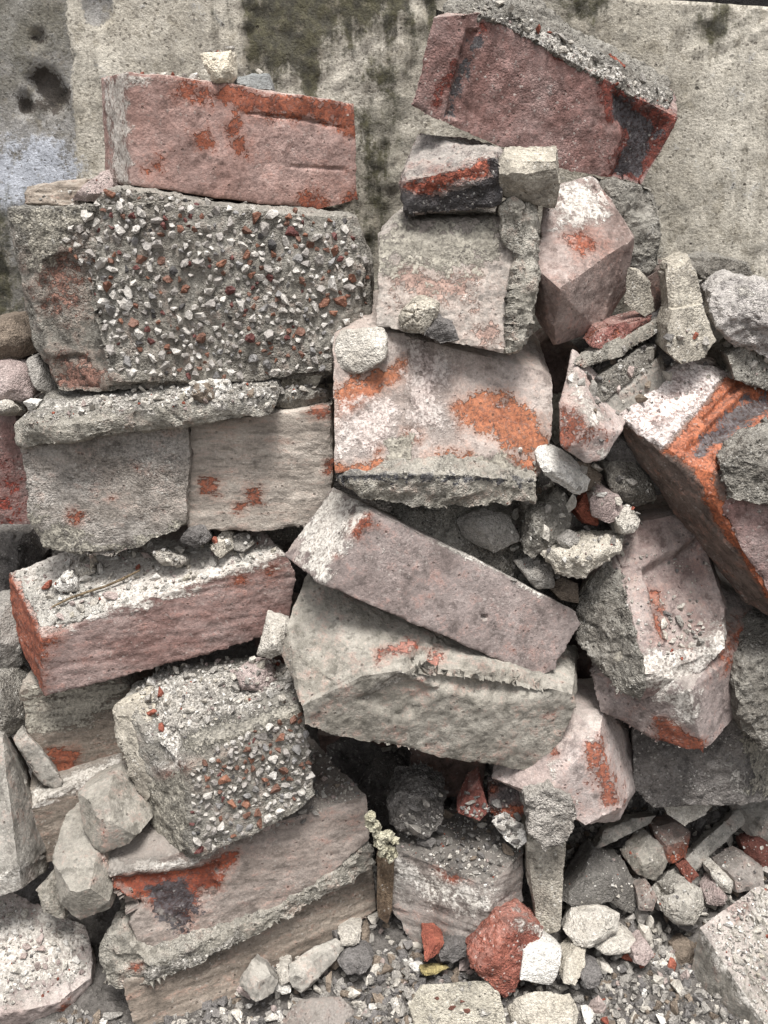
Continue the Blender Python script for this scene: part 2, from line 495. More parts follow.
ST_pale = stone('pale_stone', S('#c9c3b9'), S('#aea79c'))
ST_white = stone('white_stone', S('#dedad3'), S('#c4bfb7'))
ST_grey = stone('grey_stone', S('#a19c95'), S('#88837c'))
ST_dark = stone('dark_stone', S('#7c7875'), S('#64605d'))
ST_cream = stone('cream_stone', S('#c6bfb2'), S('#aea698'))
ST_red = stone('red_chip', S('#a46350'), S('#854c3e'))
ST_pink = stone('pink_stone', S('#aea09a'), S('#958580'))
ST_brown = stone('brown_stone', S('#8a7d6f'), S('#6f6357'))

STC = {k: stone('crumb_' + k, S(a), S(b_), unit=.006, bump=.7) for k, a, b_ in (('pale', '#c6c0b6', '#a9a297'), ('white', '#dcd8d1', '#c2bdb5'), ('grey', '#a19c95', '#847f78'), ('dark', '#7a7672', '#5f5b58'),
    ('cream', '#c3bcae', '#aaa292'), ('red', '#9c5f4d', '#7d483b'), ('pink', '#b0a29c', '#97877f'), ('brown', '#8a7d6f', '#6f6357'))}

# ------------------------------------------------------------------ bricks and blocks, top of the left stack downwards
b = thing('B1', 'brick', 'brick', 'mauve brick with flaked orange top edge lying on the big pebbled block',
  [dict(flat=1, f=[(125, 72, .976), (180, 76, .987), (262, 88, 1.01), (356, 104, 1.045), (358, 203, 1.045), (325, 209, 1.04), (262, 204, 1.015), (205, 196, 1.0), (165, 190, .985), (130, 185, .976)], e=(-.040, .066, 0), s=1.0)],
  M_mauve, low=.0005, mid=.0004, paint=[
   ('red', [(172, 92), (185, 82), (225, 86), (262, 92), (355, 107), (355, 128), (330, 124), (290, 116), (235, 112), (236, 104), (205, 103)], 9),
   ('red', (233, 128, 8), 9), ('red', (203, 142, 7), 8), ('red', (240, 145, 7), 9), ('red', (312, 202, 12), 8), ('red', (352, 198, 8), 8), ('red', (155, 165, 5), 8),
   ('white', [(105, 80), (126, 74), (130, 186), (112, 182)], 7), ('white', [(125, 76), (180, 80), (180, 84), (126, 82)], 6)],
  dents=[([(235, 112), (300, 117), (345, 128), (300, 121)], .003, 4), ([(290, 164), (345, 168), (345, 171), (290, 168)], .002, 3)])

b = thing('B2', 'concrete_block', 'concrete block', 'big concrete block crusted with white and red pebbles below the top mauve brick',
  [dict(f=[(8, 209, .965), (85, 207, .962), (200, 204, .957), (345, 215, .975), (356, 218, .978), (360, 237, .978), (372, 265, .975), (374, 300, .973), (370, 332, .97), (333, 375, .96), (205, 388, .95), (95, 392, .945), (58, 390, .955), (34, 345, .97), (20, 280, .98)], e=(.0, .115, .0), s=.98),
   dict(f=[(88, 209, .958), (106, 191, .955), (122, 188, .952), (165, 194, .955), (208, 207, .957), (150, 230, .955)], e=(0, .06, 0)),
   dict(f=[(100, 206, .945), (160, 202, .945), (340, 218, .968), (366, 270, .965), (362, 330, .962), (330, 370, .95), (215, 384, .942), (110, 380, .937), (90, 300, .94)], e=(0, .08, 0))],
  M_conc, low=.0016, mid=.0013, ridge=.001, chip=.9, paint=[
   ('grey', [(8, 209), (90, 207), (80, 235), (50, 262), (30, 270)], 10), ('red', [(55, 362), (85, 358), (102, 375), (98, 392), (58, 392)], 14),
   ('red', [(42, 255), (66, 250), (70, 300), (50, 300)], 25)],
  dents=[([(45, 262), (68, 255), (88, 270), (102, 330), (108, 372), (60, 360), (42, 320)], .008, 10), ([(55, 358), (80, 355), (100, 370), (100, 392), (58, 392)], .006, 6), ([(110, 388), (140, 385), (142, 394), (112, 394)], .012, 4)])

b = thing('B3', 'brick_pair', 'brick', 'two grey plastered bricks side by side under a mortar lip below the pebbled block',
  [dict(flat=1, f=[(190, 424, .93), (331, 407, .94), (333, 470, .938), (328, 526, .932), (245, 531, .925), (186, 530, .922)], e=(0, .11, 0), s=.99)],
  masonry('buff_plastered_brick', S('#aea397'), S('#9b8f83'), grain=.4, bump=.7, aw=.05, dust=.3, streak=(.5, .8, 2.2)), low=.0008, mid=.0005, strata=.0006, paint=[('red', (210, 486, 7), 8), ('red', (254, 494, 7), 8), ('red', (321, 412, 8), 8), ('red', (240, 507, 4), 7), ('red', (332, 465, 6), 6)])
part(b, 'plastered_brick', [dict(flat=1, f=[(20, 436, .925), (100, 430, .918), (188, 424, .92), (189, 470, .918), (186, 526, .913), (140, 545, .908), (112, 556, .905), (70, 552, .905), (42, 548, .91), (30, 520, .92), (25, 475, .925)], e=(0, .11, 0), s=.99)],
  M_ledge, low=.0012, mid=.0011, chip=1.2, label='rough plastered brick coated in ragged mortar', paint=[('red', (76, 518, 6), 7), ('grey', [(20, 500), (45, 520), (110, 545), (185, 520), (185, 560), (20, 560)], 14)],
  dents=[([(85, 555), (115, 552), (112, 570), (85, 570)], .02, 5)])
part(b, 'mortar_lip', [dict(f=[(16, 425, .93), (30, 418, .905), (60, 418, .898), (130, 412, .898), (200, 404, .90), (272, 397, .905), (276, 404, .905), (270, 414, .905), (190, 421, .902), (130, 425, .898), (60, 442, .90), (18, 448, .92)], e=(0, .09, .012), s=1.0)],
  M_mort, flake=.0008, low=.0015, mid=.001, chip=.8, paint=[('white', [(30, 395), (275, 380), (275, 398), (130, 408), (30, 412)], 12)])

thing('B4', 'brick', 'brick', 'purplish red brick cut off by the frame beside the plastered pair',
  [dict(flat=1, f=[(-70, 408), (14, 412), (20, 438), (33, 480), (29, 523), (-70, 530)], pl=(.965, .03, 0), e=(0, .1, 0))], M_mauve2, paint=[('red', (6, 500, 10), 30)])

b = thing('B5', 'brick', 'brick', 'long red brick with a bright broken orange end and crumb covered top',
  [dict(flat=1, f=[(42, 640, .862), (110, 612, .882), (200, 588, .905), (284, 553, .93), (296, 575, .935), (290, 627, .93), (240, 645, .91), (115, 679, .88), (44, 697, .86)], to=(0, 6, 573, .955), s=.98)],
  M_redface, low=.0006, mid=.0006, strata=.0006, paint=[
   ('red', [(-5, 565), (8, 570), (30, 590), (40, 632), (66, 622), (64, 632), (44, 648), (43, 700), (20, 690), (-5, 600)], 8),
   ('red', (270, 570, 7), 8), ('red', (238, 576, 9), 8),
   ('white', [(10, 560), (60, 540), (285, 540), (288, 556), (200, 590), (105, 616), (66, 632), (50, 634), (38, 600)], 9)])
part(b, 'mortar_crust', [dict(f=[(40, 628, .875), (70, 622, .874), (112, 608, .889), (200, 585, .911), (280, 552, .937), (278, 545, .96), (150, 568, .96), (15, 572, .953)], e=(0, .015, -.012), s=1.0)],
  masonry('white_crust', S('#c2bdb4'), S('#a59f95'), aw=0.3, dust=0.3, bump=1.7), low=.0028, mid=.0024, chip=.8, smooth=3)

thing('B6', 'brick', 'brick', 'grey faced brick with an orange scar under the long red brick',
  [dict(flat=1, f=[(18, 690), (60, 694), (125, 678), (137, 700), (137, 768), (66, 783), (46, 768), (27, 730)], pl=(.895, .03, -.01), e=(0, .1, .01))],
  M_brown, low=.0008, paint=[('red', [(48, 750), (78, 750), (80, 765), (66, 778), (56, 772)], 6), ('red', (43, 705, 8), 6), ('grey', [(18, 690), (125, 680), (125, 700), (80, 725), (25, 735)], 12)])
thing('B7b', 'brick', 'brick', 'brown brick with a pale upper edge low between grey flakes',
  [dict(flat=1, f=[(26, 808), (76, 784), (122, 764), (150, 790), (140, 840), (75, 842), (32, 866)], pl=(.865, .04, -.02), e=(-.02, .09, .015))],
  M_brown, paint=[('white', [(20, 796), (120, 755), (124, 768), (76, 790), (26, 812)], 5)])

b = thing('B7', 'concrete_block', 'concrete block', 'smaller tilted pebbled concrete block littered with crumbs on the scarred brick',
  [dict(f=[(186, 768, .80), (213, 743, .812), (302, 708, .838), (315, 795, .83), (282, 820, .815), (200, 858, .79), (188, 848, .79)], e=(-.012, .075, .012), s=.97,
    x=[(118, 705, .872), (146, 798, .84), (160, 857, .822), (133, 684, .90), (165, 668, .92), (252, 656, .94), (288, 690, .89)])],
  M_conc, low=.0012, mid=.0011, ridge=.0008, paint=[
   ('white', [(130, 680), (160, 668), (290, 655), (290, 690), (215, 720), (185, 745), (180, 770), (158, 765), (150, 715)], 14),
   ('red', [(160, 770), (180, 758), (195, 762), (185, 776), (165, 782)], 8), ('grey', [(180, 735), (300, 700), (302, 715), (215, 748), (190, 760)], 8),
   ('grey', [(143, 790), (188, 770), (185, 860), (158, 858)], 10)],
  dents=[([(150, 690), (180, 735), (172, 770), (155, 760), (145, 720)], .008, 10)])
part(b, 'mortar_flank', [dict(f=[(112, 705, .868), (133, 698, .868), (148, 722, .852), (160, 772, .832), (146, 803, .832), (127, 770, .842), (116, 735, .858)], e=(.02, .04, 0))], M_beige, low=.002, mid=.0012)

b = thing('B8', 'brick_pair', 'brick', 'two mortared bricks with a glossy orange and black scar at the foot of the stack',
  [dict(flat=1, f=[(108, 872, .785), (160, 866, .792), (235, 848, .81), (300, 830, .835), (366, 796, .868), (371, 845, .865), (290, 903, .82), (200, 943, .785), (150, 966, .765), (128, 918, .768), (112, 884, .775)], to=(4, 312, 735, .965), s=.98)],
  masonry('scarred_brick', S('#94887f'), S('#81746b'), grain=.4, bump=.5, red=(S('#93492c'), S('#662c20')), dark=(S('#4d4c4e'), S('#2f2e2f')), aw=.08, dust=.75, dustc=S('#807a73'), streak=(.7, .7, 1.6)), low=.0006, mid=.0005, strata=.0005,
  paint=[('red', [(108, 876), (130, 878), (150, 872), (185, 872), (215, 858), (238, 852), (232, 862), (220, 870), (218, 888), (200, 896), (192, 925), (185, 932), (165, 915), (145, 900), (122, 893)], 6),
   ('dark', [(148, 890), (165, 880), (185, 884), (200, 905), (192, 920), (190, 932), (172, 930), (158, 918)], 7),
   ('white', [(104, 858), (185, 862), (215, 852), (190, 868), (150, 870), (110, 876)], 7)],
  dents=[([(110, 880), (150, 876), (218, 866), (216, 890), (195, 900), (190, 930), (165, 915), (140, 900)], .007, 8), ([(104, 890), (122, 895), (142, 905), (124, 925)], .015, 5)])
part(b, 'mortar_bed', [dict(f=[(148, 966, .752), (200, 944, .776), (292, 903, .815), (294, 915, .815), (250, 938, .793), (195, 966, .765), (148, 987, .748)], e=(-.04, .06, .01)),
   dict(f=[(285, 905, .812), (330, 876, .833), (371, 847, .857), (376, 866, .858), (330, 894, .835), (285, 918, .812)], e=(-.04, .06, .01)),
   dict(f=[(104, 984, .755), (99, 955, .765), (106, 935, .77), (122, 934, .768), (150, 966, .752), (150, 986, .748), (128, 992, .75)], e=(.01, .06, .01))], M_mort, flake=.0011, low=.003, mid=.0018, chip=1.0, paint=[('white', [(150, 968), (240, 938), (245, 950), (180, 975), (140, 985)], 8), ('red', (135, 968, 5), 5)])
part(b, 'lower_brick', [dict(flat=1, f=[(122, 985, .748), (240, 942, .80), (372, 868, .875), (377, 912, .868), (350, 927, .85), (292, 960, .815), (240, 990, .785), (195, 1024, .755), (140, 1045, .73), (130, 1010, .742)], e=(-.01, .085, .01))], M_brown, low=.0006, strata=.0008, label='brown lower brick with long scratches')

thing('B9', 'stone_slab', 'slab', 'pale crumbly topped slab filling the bottom corner under the leaning slab',
  [dict(f=[(-70, 890, .84), (8, 892, .835), (40, 905, .83), (57, 920, .83), (85, 927, .825), (92, 950, .805), (90, 978, .782), (60, 1002, .755), (0, 1016, .738), (-70, 1022, .73)], e=(.0, .035, -.12), s=.98)],
  M_pink, low=.0006, mid=.001, ridge=.0006, cuts=0, paint=[('white', [(-20, 900), (80, 925), (88, 970), (0, 1005), (-20, 1000)], 20), ('red', (70, 1012, 9), 7)])
thing('B9b', 'brick', 'brick', 'pinkish brick sliver standing in the gap beside the pale corner slab',
  [dict(f=[(92, 985, .80), (113, 992, .795), (126, 1030, .775), (126, 1075, .75), (92, 1075, .75)], e=(0, .08, 0))], M_pink)

thing('SL', 'stone_slab', 'slab', 'smooth grey slab leaning upright at the frame edge with a red scar near its foot',
  [dict(f=[(-45, 725, .86), (3, 738, .845), (22, 768, .872), (47, 840, .85), (49, 868, .842), (22, 888, .785), (-45, 910, .775)], e=(-.02, .055, -.02), x=[(3, 742, .838), (18, 866, .782)])],
  M_grey, low=.0005, mid=.0004, paint=[('red', [(22, 888), (30, 870), (36, 876), (38, 884), (28, 893)], 5), ('white', [(-10, 880), (18, 868), (48, 862), (40, 890), (0, 908)], 10)])
thing('RA', 'mortar_chunk', 'mortar', 'rounded buff mortar chunk wedged above the gap beside the smaller pebbled block',
  [dict(f=[(77, 792, .825), (113, 775, .835), (139, 800, .82), (146, 826, .805), (126, 846, .79), (101, 856, .785), (84, 830, .80)], e=(.005, .05, -.01), x=[(105, 812, .79), (135, 828, .788)])], M_olive, vox=.0015, cuts=6, cutdepth=.22, facet=.8)
thing('RB', 'mortar_chunk', 'mortar', 'angular pale mortar chunk standing over the dark gap next to the leaning slab',
  [dict(f=[(60, 823, .81), (84, 817, .812), (88, 838, .80), (102, 852, .79), (112, 886, .775), (110, 908, .768), (80, 921, .76), (60, 906, .765), (52, 860, .785)], e=(.0, .05, -.01), x=[(76, 880, .752), (108, 890, .762)])], M_olive, vox=.0015, chip=.6, cuts=6, cutdepth=.22, facet=.8)
thing('MP', 'mortar_chunk', 'mortar', 'thin upright pale mortar splinter at the end of the long red brick',
  [dict(f=[(265, 620), (287, 627), (284, 640), (281, 655), (270, 659), (257, 655), (262, 640)], pl=(.88, .0, -.04), e=(.0, .025, 0), x=[(271, 640, .866)])], ST_pale, vox=.0013, cuts=3, cutdepth=.22, facet=1.2, mid=.0009)

# ------------------------------------------------------------------ middle column
b = thing('C1', 'brick', 'brick', 'large purple brick with a black and red broken corner topping the pile by the wall',
  [dict(flat=1, f=[(434, 18, .985), (475, 13, .985), (492, 20, .985), (560, 56, 1.01), (612, 85, 1.03), (657, 112, 1.05), (676, 119, 1.065), (662, 150, 1.06), (641, 184, 1.05), (562, 168, 1.02), (500, 146, 1.0), (450, 124, .985), (410, 108, .985)], e=(.025, .09, .028), s=.98)],
  masonry('purple_red_brick', S('#907c77'), S('#7b5e58'), calm_by=0, grain=.8, bump=.7, red=(S('#7c3d31'), S('#552a23')), dark=(S('#545355'), S('#2f2e2f')), ar=.04, aw=.26, white=(S('#a89b96'), S('#958a85')), dust=.3), low=.0005, mid=.0006,
  paint=[('red', [(607, 82), (640, 98), (676, 116), (678, 140), (645, 190), (605, 180), (618, 150), (622, 125), (606, 110), (603, 98)], 9),
   ('dark', [(612, 92), (632, 100), (650, 118), (664, 130), (650, 150), (640, 174), (612, 186), (618, 165), (630, 135), (612, 112)], 5),
   ('red', [(452, 62), (458, 66), (438, 110), (430, 104), (446, 76)], 6), ('red', (484, 28, 6), 5), ('red', [(555, 50), (575, 58), (570, 62), (552, 54)], 5),
   ('dark', [(470, 40), (480, 42), (455, 116), (446, 116)], 7)],
  dents=[([(466, 30), (478, 30), (456, 118), (446, 116)], .006, 6), ([(612, 92), (640, 105), (665, 125), (645, 185), (610, 182), (625, 140)], .007, 12)])
part(b, 'mortar_bed', [dict(f=[(436, 16, .99), (445, 5, 1.0), (478, 3, 1.0), (505, 10, 1.0), (570, 46, 1.025), (640, 84, 1.06), (668, 100, 1.075), (662, 112, 1.06), (612, 84, 1.032), (560, 56, 1.012), (492, 20, .988)], e=(.02, .07, .022))], M_mortg, flake=.0011, low=.003, mid=.0022, ridge=.002, chip=1.2, paint=[('white', [(490, 5), (560, 40), (660, 95), (660, 112), (560, 58), (490, 22)], 9)])

b = thing('C2', 'brick', 'brick', 'dark burnt brick with a broken red edge jutting out under the purple brick',
  [dict(f=[(400, 184, .955), (440, 174, .945), (495, 158, .94), (503, 172, .94), (500, 205, .945), (405, 218, .955)], e=(.0, .06, .0), x=[(418, 134, 1.03), (475, 140, 1.03), (500, 147, 1.0)])],
  masonry('burnt_brick', S('#8f8681'), S('#7f746e'), red=(S('#a35a45'), S('#83402f')), dark=(S('#4a4849'), S('#2e2c2c')), dust=.4), mid=.0015, ridge=.0012,
  paint=[('red', [(402, 184), (440, 172), (490, 160), (492, 176), (450, 186), (430, 198), (410, 194)], 5), ('dark', [(398, 190), (440, 196), (465, 184), (492, 176), (488, 158), (502, 158), (503, 208), (400, 220)], 5)])
thing('CS', 'stone_block', 'stone', 'squared buff stone gripped between the purple brick and the two mortar fins',
  [dict(f=[(500, 166, .925), (556, 165, .93), (559, 190, .945), (556, 209, .95), (530, 202, .948), (500, 196, .945)], e=(.0, .05, 0), x=[(505, 147, .965), (530, 149, .965), (555, 147, .97)])], M_beige, vox=.0015, chip=1.2, cuts=6, cutdepth=.22, facet=.8)
b = thing('C3', 'brick', 'brick', 'limed brick half with a rough mortar face above the big orange blotched brick',
  [dict(flat=1, f=[(377, 235, .955), (395, 221, .965), (430, 223, .965), (500, 218, .96), (518, 262, .945), (518, 325, .925), (502, 353, .912), (465, 345, .912), (440, 333, .92), (378, 326, .93)], e=(.01, .1, .01))],
  masonry('limed_brick', S('#a69d94'), S('#988d84'), red=(S('#a3897d'), S('#91756a')), grain=.4, bump=.5, ar=.03, aw=.2, dust=.4), low=.0012, mid=.0012, paint=[
   ('grey', [(375, 235), (395, 220), (500, 216), (505, 255), (440, 275), (395, 262), (380, 275)], 18), ('red', [(395, 270), (450, 272), (490, 265), (470, 300), (400, 295)], 24), ('red', (487, 334, 10), 10)])
part(b, 'mortar_crust', [dict(f=[(520, 210, .945), (531, 194, .95), (538, 212, .95), (541, 262, .945), (533, 305, .93), (524, 345, .918), (507, 353, .912), (514, 300, .925), (520, 250, .935)], e=(0, .05, 0))], M_mort, flake=.0011, vox=.0016, low=.003, mid=.002, chip=1.3)
part(b, 'mortar_fin', [dict(f=[(500, 207, .948), (512, 200, .945), (522, 206, .945), (523, 240, .938), (516, 255, .938), (503, 246, .945)], e=(0, .05, 0))], M_mort, flake=.0011, vox=.0016)
part(b, 'mortar_lump', [dict(f=[(396, 332, .915), (400, 310, .92), (415, 295, .92), (440, 305, .915), (438, 318, .905), (425, 334, .905)], e=(0, .03, 0), x=[(418, 312, .90)])], M_beige, vox=.0014, cuts=14, cutdepth=.25)
part(b, 'soot_crumb', [dict(f=[(424, 335, .905), (436, 320, .905), (452, 325, .903), (458, 340, .902), (440, 345, .902)], e=(0, .03, 0))], ST_dark, vox=.0015, mid=.002)

b = thing('C4', 'brick', 'brick', 'big central brick blotched orange and lime white with mortar beneath',
  [dict(flat=1, f=[(333, 352, .925), (360, 335, .928), (395, 334, .922), (470, 357, .938), (543, 371, .95), (553, 385, .95), (550, 440, .925), (541, 480, .905), (470, 474, .885), (402, 470, .872), (335, 474, .88)], e=(.0, .1, .03), s=.98)],
  M_orange, low=.0006, mid=.0006, paint=[
   ('red', [(448, 405), (470, 392), (500, 395), (520, 408), (540, 420), (550, 432), (548, 445), (530, 452), (505, 448), (490, 430), (470, 425), (455, 420)], 9),
   ('red', [(335, 385), (370, 378), (405, 362), (402, 380), (372, 400), (335, 420)], 9), ('red', [(425, 455), (470, 455), (475, 464), (430, 466)], 8),
   ('red', (378, 450, 6), 6), ('red', [(330, 466), (385, 460), (385, 474), (330, 476)], 6), ('red', [(505, 455), (535, 460), (533, 475), (515, 470)], 6), ('red', (412, 435, 8), 9),
   ('white', [(340, 410), (400, 385), (400, 440), (370, 455), (335, 450)], 14), ('white', [(405, 340), (440, 350), (445, 430), (410, 440)], 18),
   ('grey', [(384, 440), (412, 435), (415, 460), (395, 470), (384, 462)], 6), ('grey', [(470, 458), (500, 452), (530, 470), (528, 482), (400, 472), (470, 470)], 7)],
  dents=[([(402, 345), (408, 345), (412, 465), (406, 465)], -.004, 6)])
part(b, 'mortar_lump', [dict(f=[(334, 345, .918), (340, 332, .92), (385, 328, .915), (390, 345, .908), (384, 360, .902), (368, 366, .902), (355, 380, .902), (348, 368, .908), (336, 366, .915)], e=(0, .03, 0))], ST_pale, vox=.0014, low=.002, cuts=14, cutdepth=.25, flake=.0012, label='pale mortar lump stuck to the upper corner')
part(b, 'mortar_bed', [dict(f=[(336, 480, .872), (345, 476, .865), (400, 474, .858), (470, 475, .868), (536, 482, .888), (533, 501, .885), (480, 508, .873), (420, 507, .863), (365, 499, .862)], e=(0, .09, .02))], M_mort, flake=.0011, low=.0025, mid=.0018, chip=1.1, paint=[('dark', [(335, 470), (400, 472), (535, 480), (535, 484), (400, 479), (337, 482)], 5)])

thing('C5', 'brick', 'brick', 'smooth mauve brick sloping down below the central orange brick',
  [dict(flat=1, f=[(370, 508, .865), (470, 556, .88), (576, 612, .895), (581, 624, .893), (550, 677, .872), (540, 678, .87), (505, 660, .862), (420, 626, .85), (318, 583, .838)], to=(0, 330, 484, .93), s=.98)],
  M_purple, low=.0004, mid=.0003, paint=[('red', [(350, 515), (370, 513), (373, 525), (358, 538), (348, 536)], 6), ('red', (336, 555, 4), 5), ('white', [(328, 484), (366, 506), (345, 545), (318, 583), (298, 545)], 10), ('white', [(440, 535), (545, 592), (543, 597), (436, 541)], 5)],
  dents=[((485, 617, 3), .005, 3)])
thing('C6', 'concrete_chunk', 'concrete', 'buff concrete chunk with smooth lower face carrying the sloping mauve brick',
  [dict(f=[(310, 570, .905), (286, 625, .87), (283, 655, .86), (303, 708, .812), (362, 676, .818), (420, 668, .832), (540, 680, .872), (571, 690, .885), (540, 676, .89), (420, 625, .88)], e=(.02, .09, .01)),
   dict(flat=1, f=[(303, 706, .806), (362, 676, .815), (420, 668, .824), (500, 676, .838), (572, 694, .856), (574, 706, .856), (550, 762, .853), (535, 772, .851), (490, 764, .844), (400, 748, .828), (330, 734, .815), (305, 724, .808)], e=(.02, .085, .01), s=1.0)],
  M_olive, low=.0014, mid=.0009, paint=[('red', [(377, 650), (410, 640), (417, 646), (390, 655), (378, 660)], 6), ('red', (437, 655, 7), 6), ('white', [(365, 690), (400, 672), (406, 676), (370, 698)], 5)],
  dents=[([(400, 668), (450, 690), (500, 700), (550, 692), (545, 680), (480, 665), (420, 645)], .008, 10), ([(360, 700), (400, 675), (440, 690), (400, 720)], .006, 12)])

# ------------------------------------------------------------------ right side
b = thing('D1', 'brick', 'brick', 'pink brick end standing like a prism beside the mortar faced half brick',
  [dict(f=[(545, 190, 1.0), (590, 176, 1.02), (608, 195, 1.02), (633, 238, .995), (560, 289, .925), (536, 268, .945), (535, 315, .972), (553, 345, .955), (602, 330, .99), (626, 290, 1.012)], e=(.02, .06, 0))],
  masonry('pink_prism_brick', S('#97867e'), S('#806c64'), grain=.4, bump=.5, ar=.03, aw=.12, dust=.55, dustc=S('#bdb3ac')), low=.0005, paint=[('red', [(562, 235), (590, 230), (600, 242), (580, 255)], 12), ('red', [(600, 188), (608, 196), (606, 204), (597, 198)], 5), ('white', [(548, 190), (592, 178), (604, 200), (610, 215), (560, 225)], 14)])
thing('D1b', 'mortar_chunk', 'mortar', 'rough grey mortar chunk behind the pink brick prism against the wall',
  [dict(f=[(602, 182), (652, 186), (660, 208), (650, 232), (660, 264), (642, 284), (622, 262), (610, 220)], pl=(1.02, .03, -.03), e=(.0, .06, 0))], M_mortg, flake=.0011, vox=.0016, low=.003, mid=.002, cuts=6, cutdepth=.22, facet=.8)
thing('TL', 'tile_shard', 'tile', 'thin flat buff tile shard standing at the foot of the pink prism',
  [dict(f=[(627, 268), (634, 270), (647, 282), (652, 312), (645, 317), (624, 304)], pl=(.975, .05, 0), e=(.006, .008, 0))], M_beige, vox=.0013, low=.0005, mid=.0003, chip=.4)
thing('RS', 'brick_shard', 'brick', 'dark red flat brick shard beneath the buff tile shard',
  [dict(f=[(590, 346), (598, 330), (622, 322), (652, 315), (651, 322), (622, 340), (600, 348)], pl=(.955, .06, -.05), e=(.0, .04, .0))], masonry('red_shard', S('#8a5a50'), S('#7a4a42'), ar=.35, dust=.2), vox=.0015)
for key, lab, f, pl, m in (
  ('F1', 'uppermost of three stacked buff mortar flakes under the red shard', [(572, 363), (598, 348), (640, 335), (664, 316), (668, 326), (622, 356), (582, 369)], (.95, .05, -.05), M_mort),
  ('F2', 'grey mortar flake between two other flakes in the hollow', [(580, 393), (635, 352), (655, 348), (652, 366), (622, 388), (596, 408)], (.935, .06, -.05), M_mortg),
  ('F3', 'lowest dark grey flake above the limed orange brick', [(598, 406), (657, 360), (668, 384), (640, 412), (612, 425)], (.935, .06, -.04), M_grey)):
    thing(key, 'mortar_flake', 'mortar', lab, [dict(f=f, pl=pl, e=(.02, .05, .004))], m, vox=.0017, group='mortar flakes stacked in the hollow')
thing('TB', 'brick_shard', 'brick', 'pointed pink brick wedge with an orange foot right of the big central brick',
  [dict(f=[(565, 367, .895), (607, 417, .895), (624, 430, .90), (603, 460, .875), (586, 464, .87), (559, 445, .872), (557, 410, .88)], e=(.015, .05, .01), x=[(588, 432, .855)])],
  M_pink, vox=.0015, chip=.6, paint=[('red', [(555, 425), (574, 440), (566, 452), (555, 445)], 6), ('white', [(568, 370), (608, 420), (590, 425), (575, 400)], 7), ('red', [(566, 395), (575, 405), (580, 432), (560, 430)], 30)], cuts=6, cutdepth=.22, facet=.8)
thing('D2', 'mortar_chunk', 'mortar', 'bone shaped buff mortar chunk standing upright among the rubble by the wall',
  [dict(f=[(671, 262), (688, 254), (696, 275), (702, 302), (696, 318), (672, 325), (670, 300), (668, 275)], pl=(.965, .05, -.03), e=(0, .04, 0)),
   dict(f=[(672, 310), (702, 305), (717, 340), (705, 358), (682, 364), (667, 352), (668, 325)], pl=(.945, .05, -.03), e=(0, .045, 0))], M_beige, vox=.0015, cuts=6, cutdepth=.22, facet=.8)
thing('DA', 'mortar_chunk', 'mortar', 'grey rough mortar strip lying behind the bone shaped chunk',
  [dict(f=[(686, 257), (720, 258), (747, 263), (754, 274), (735, 276), (705, 272), (690, 280)], pl=(1.03, .05, -.02), e=(0, .05, 0))], M_mortg, flake=.0011, vox=.0016, cuts=6, cutdepth=.22, facet=.8)
thing('DG', 'mortar_chunk', 'mortar', 'dark grey mortar piece tucked behind the foot of the bone shaped chunk',
  [dict(f=[(648, 320), (668, 308), (675, 330), (674, 362), (662, 372), (650, 350)], pl=(.99, .05, -.02), e=(0, .05, 0))], ST_dark, vox=.0016, cuts=6, cutdepth=.22, facet=.8)
thing('DH', 'brick_shard', 'brick', 'dark purple brick bit between the buff tile shard and the bone shaped chunk',
  [dict(f=[(648, 278), (668, 262), (676, 285), (672, 312), (655, 318), (645, 300)], pl=(1.02, .05, -.02), e=(0, .05, 0))], M_shade, vox=.0016)
thing('D3', 'rubble_stone', 'stone', 'large white flecked pinkish grey stone cut off by the frame near the wall',
  [dict(f=[(708, 292, .97), (730, 277, .985), (770, 284, 1.0), (820, 312, 1.0), (815, 356, .98), (768, 362, .955), (735, 346, .95), (711, 316, .955)], e=(.01, .06, 0), x=[(745, 320, .945)])],
  masonry('flecked_stone', S('#b9b2ac'), S('#9d9691'), aw=.4, ar=.05, red=(S('#8f5a58'), S('#7a4848')), bump=1.6), vox=.0016, low=.003, mid=.002, cuts=6, cutdepth=.22, facet=.8)
thing('D3b', 'rubble_stone', 'stone', 'shaded brown grey stone under the white flecked stone',
  [dict(f=[(728, 356), (745, 345), (790, 362), (810, 385), (770, 392), (735, 380)], pl=(.975, .04, -.03), e=(0, .06, 0))], M_mortg, flake=.0011, vox=.0016)
thing('D3c', 'rubble_stone', 'stone', 'dark flat stone wedged lowest above the orange striped brick at the frame edge',
  [dict(f=[(720, 386), (740, 378), (800, 390), (800, 412), (768, 410), (735, 400)], pl=(1.0, .04, -.03), e=(0, .06, 0))], M_grey, vox=.0016)

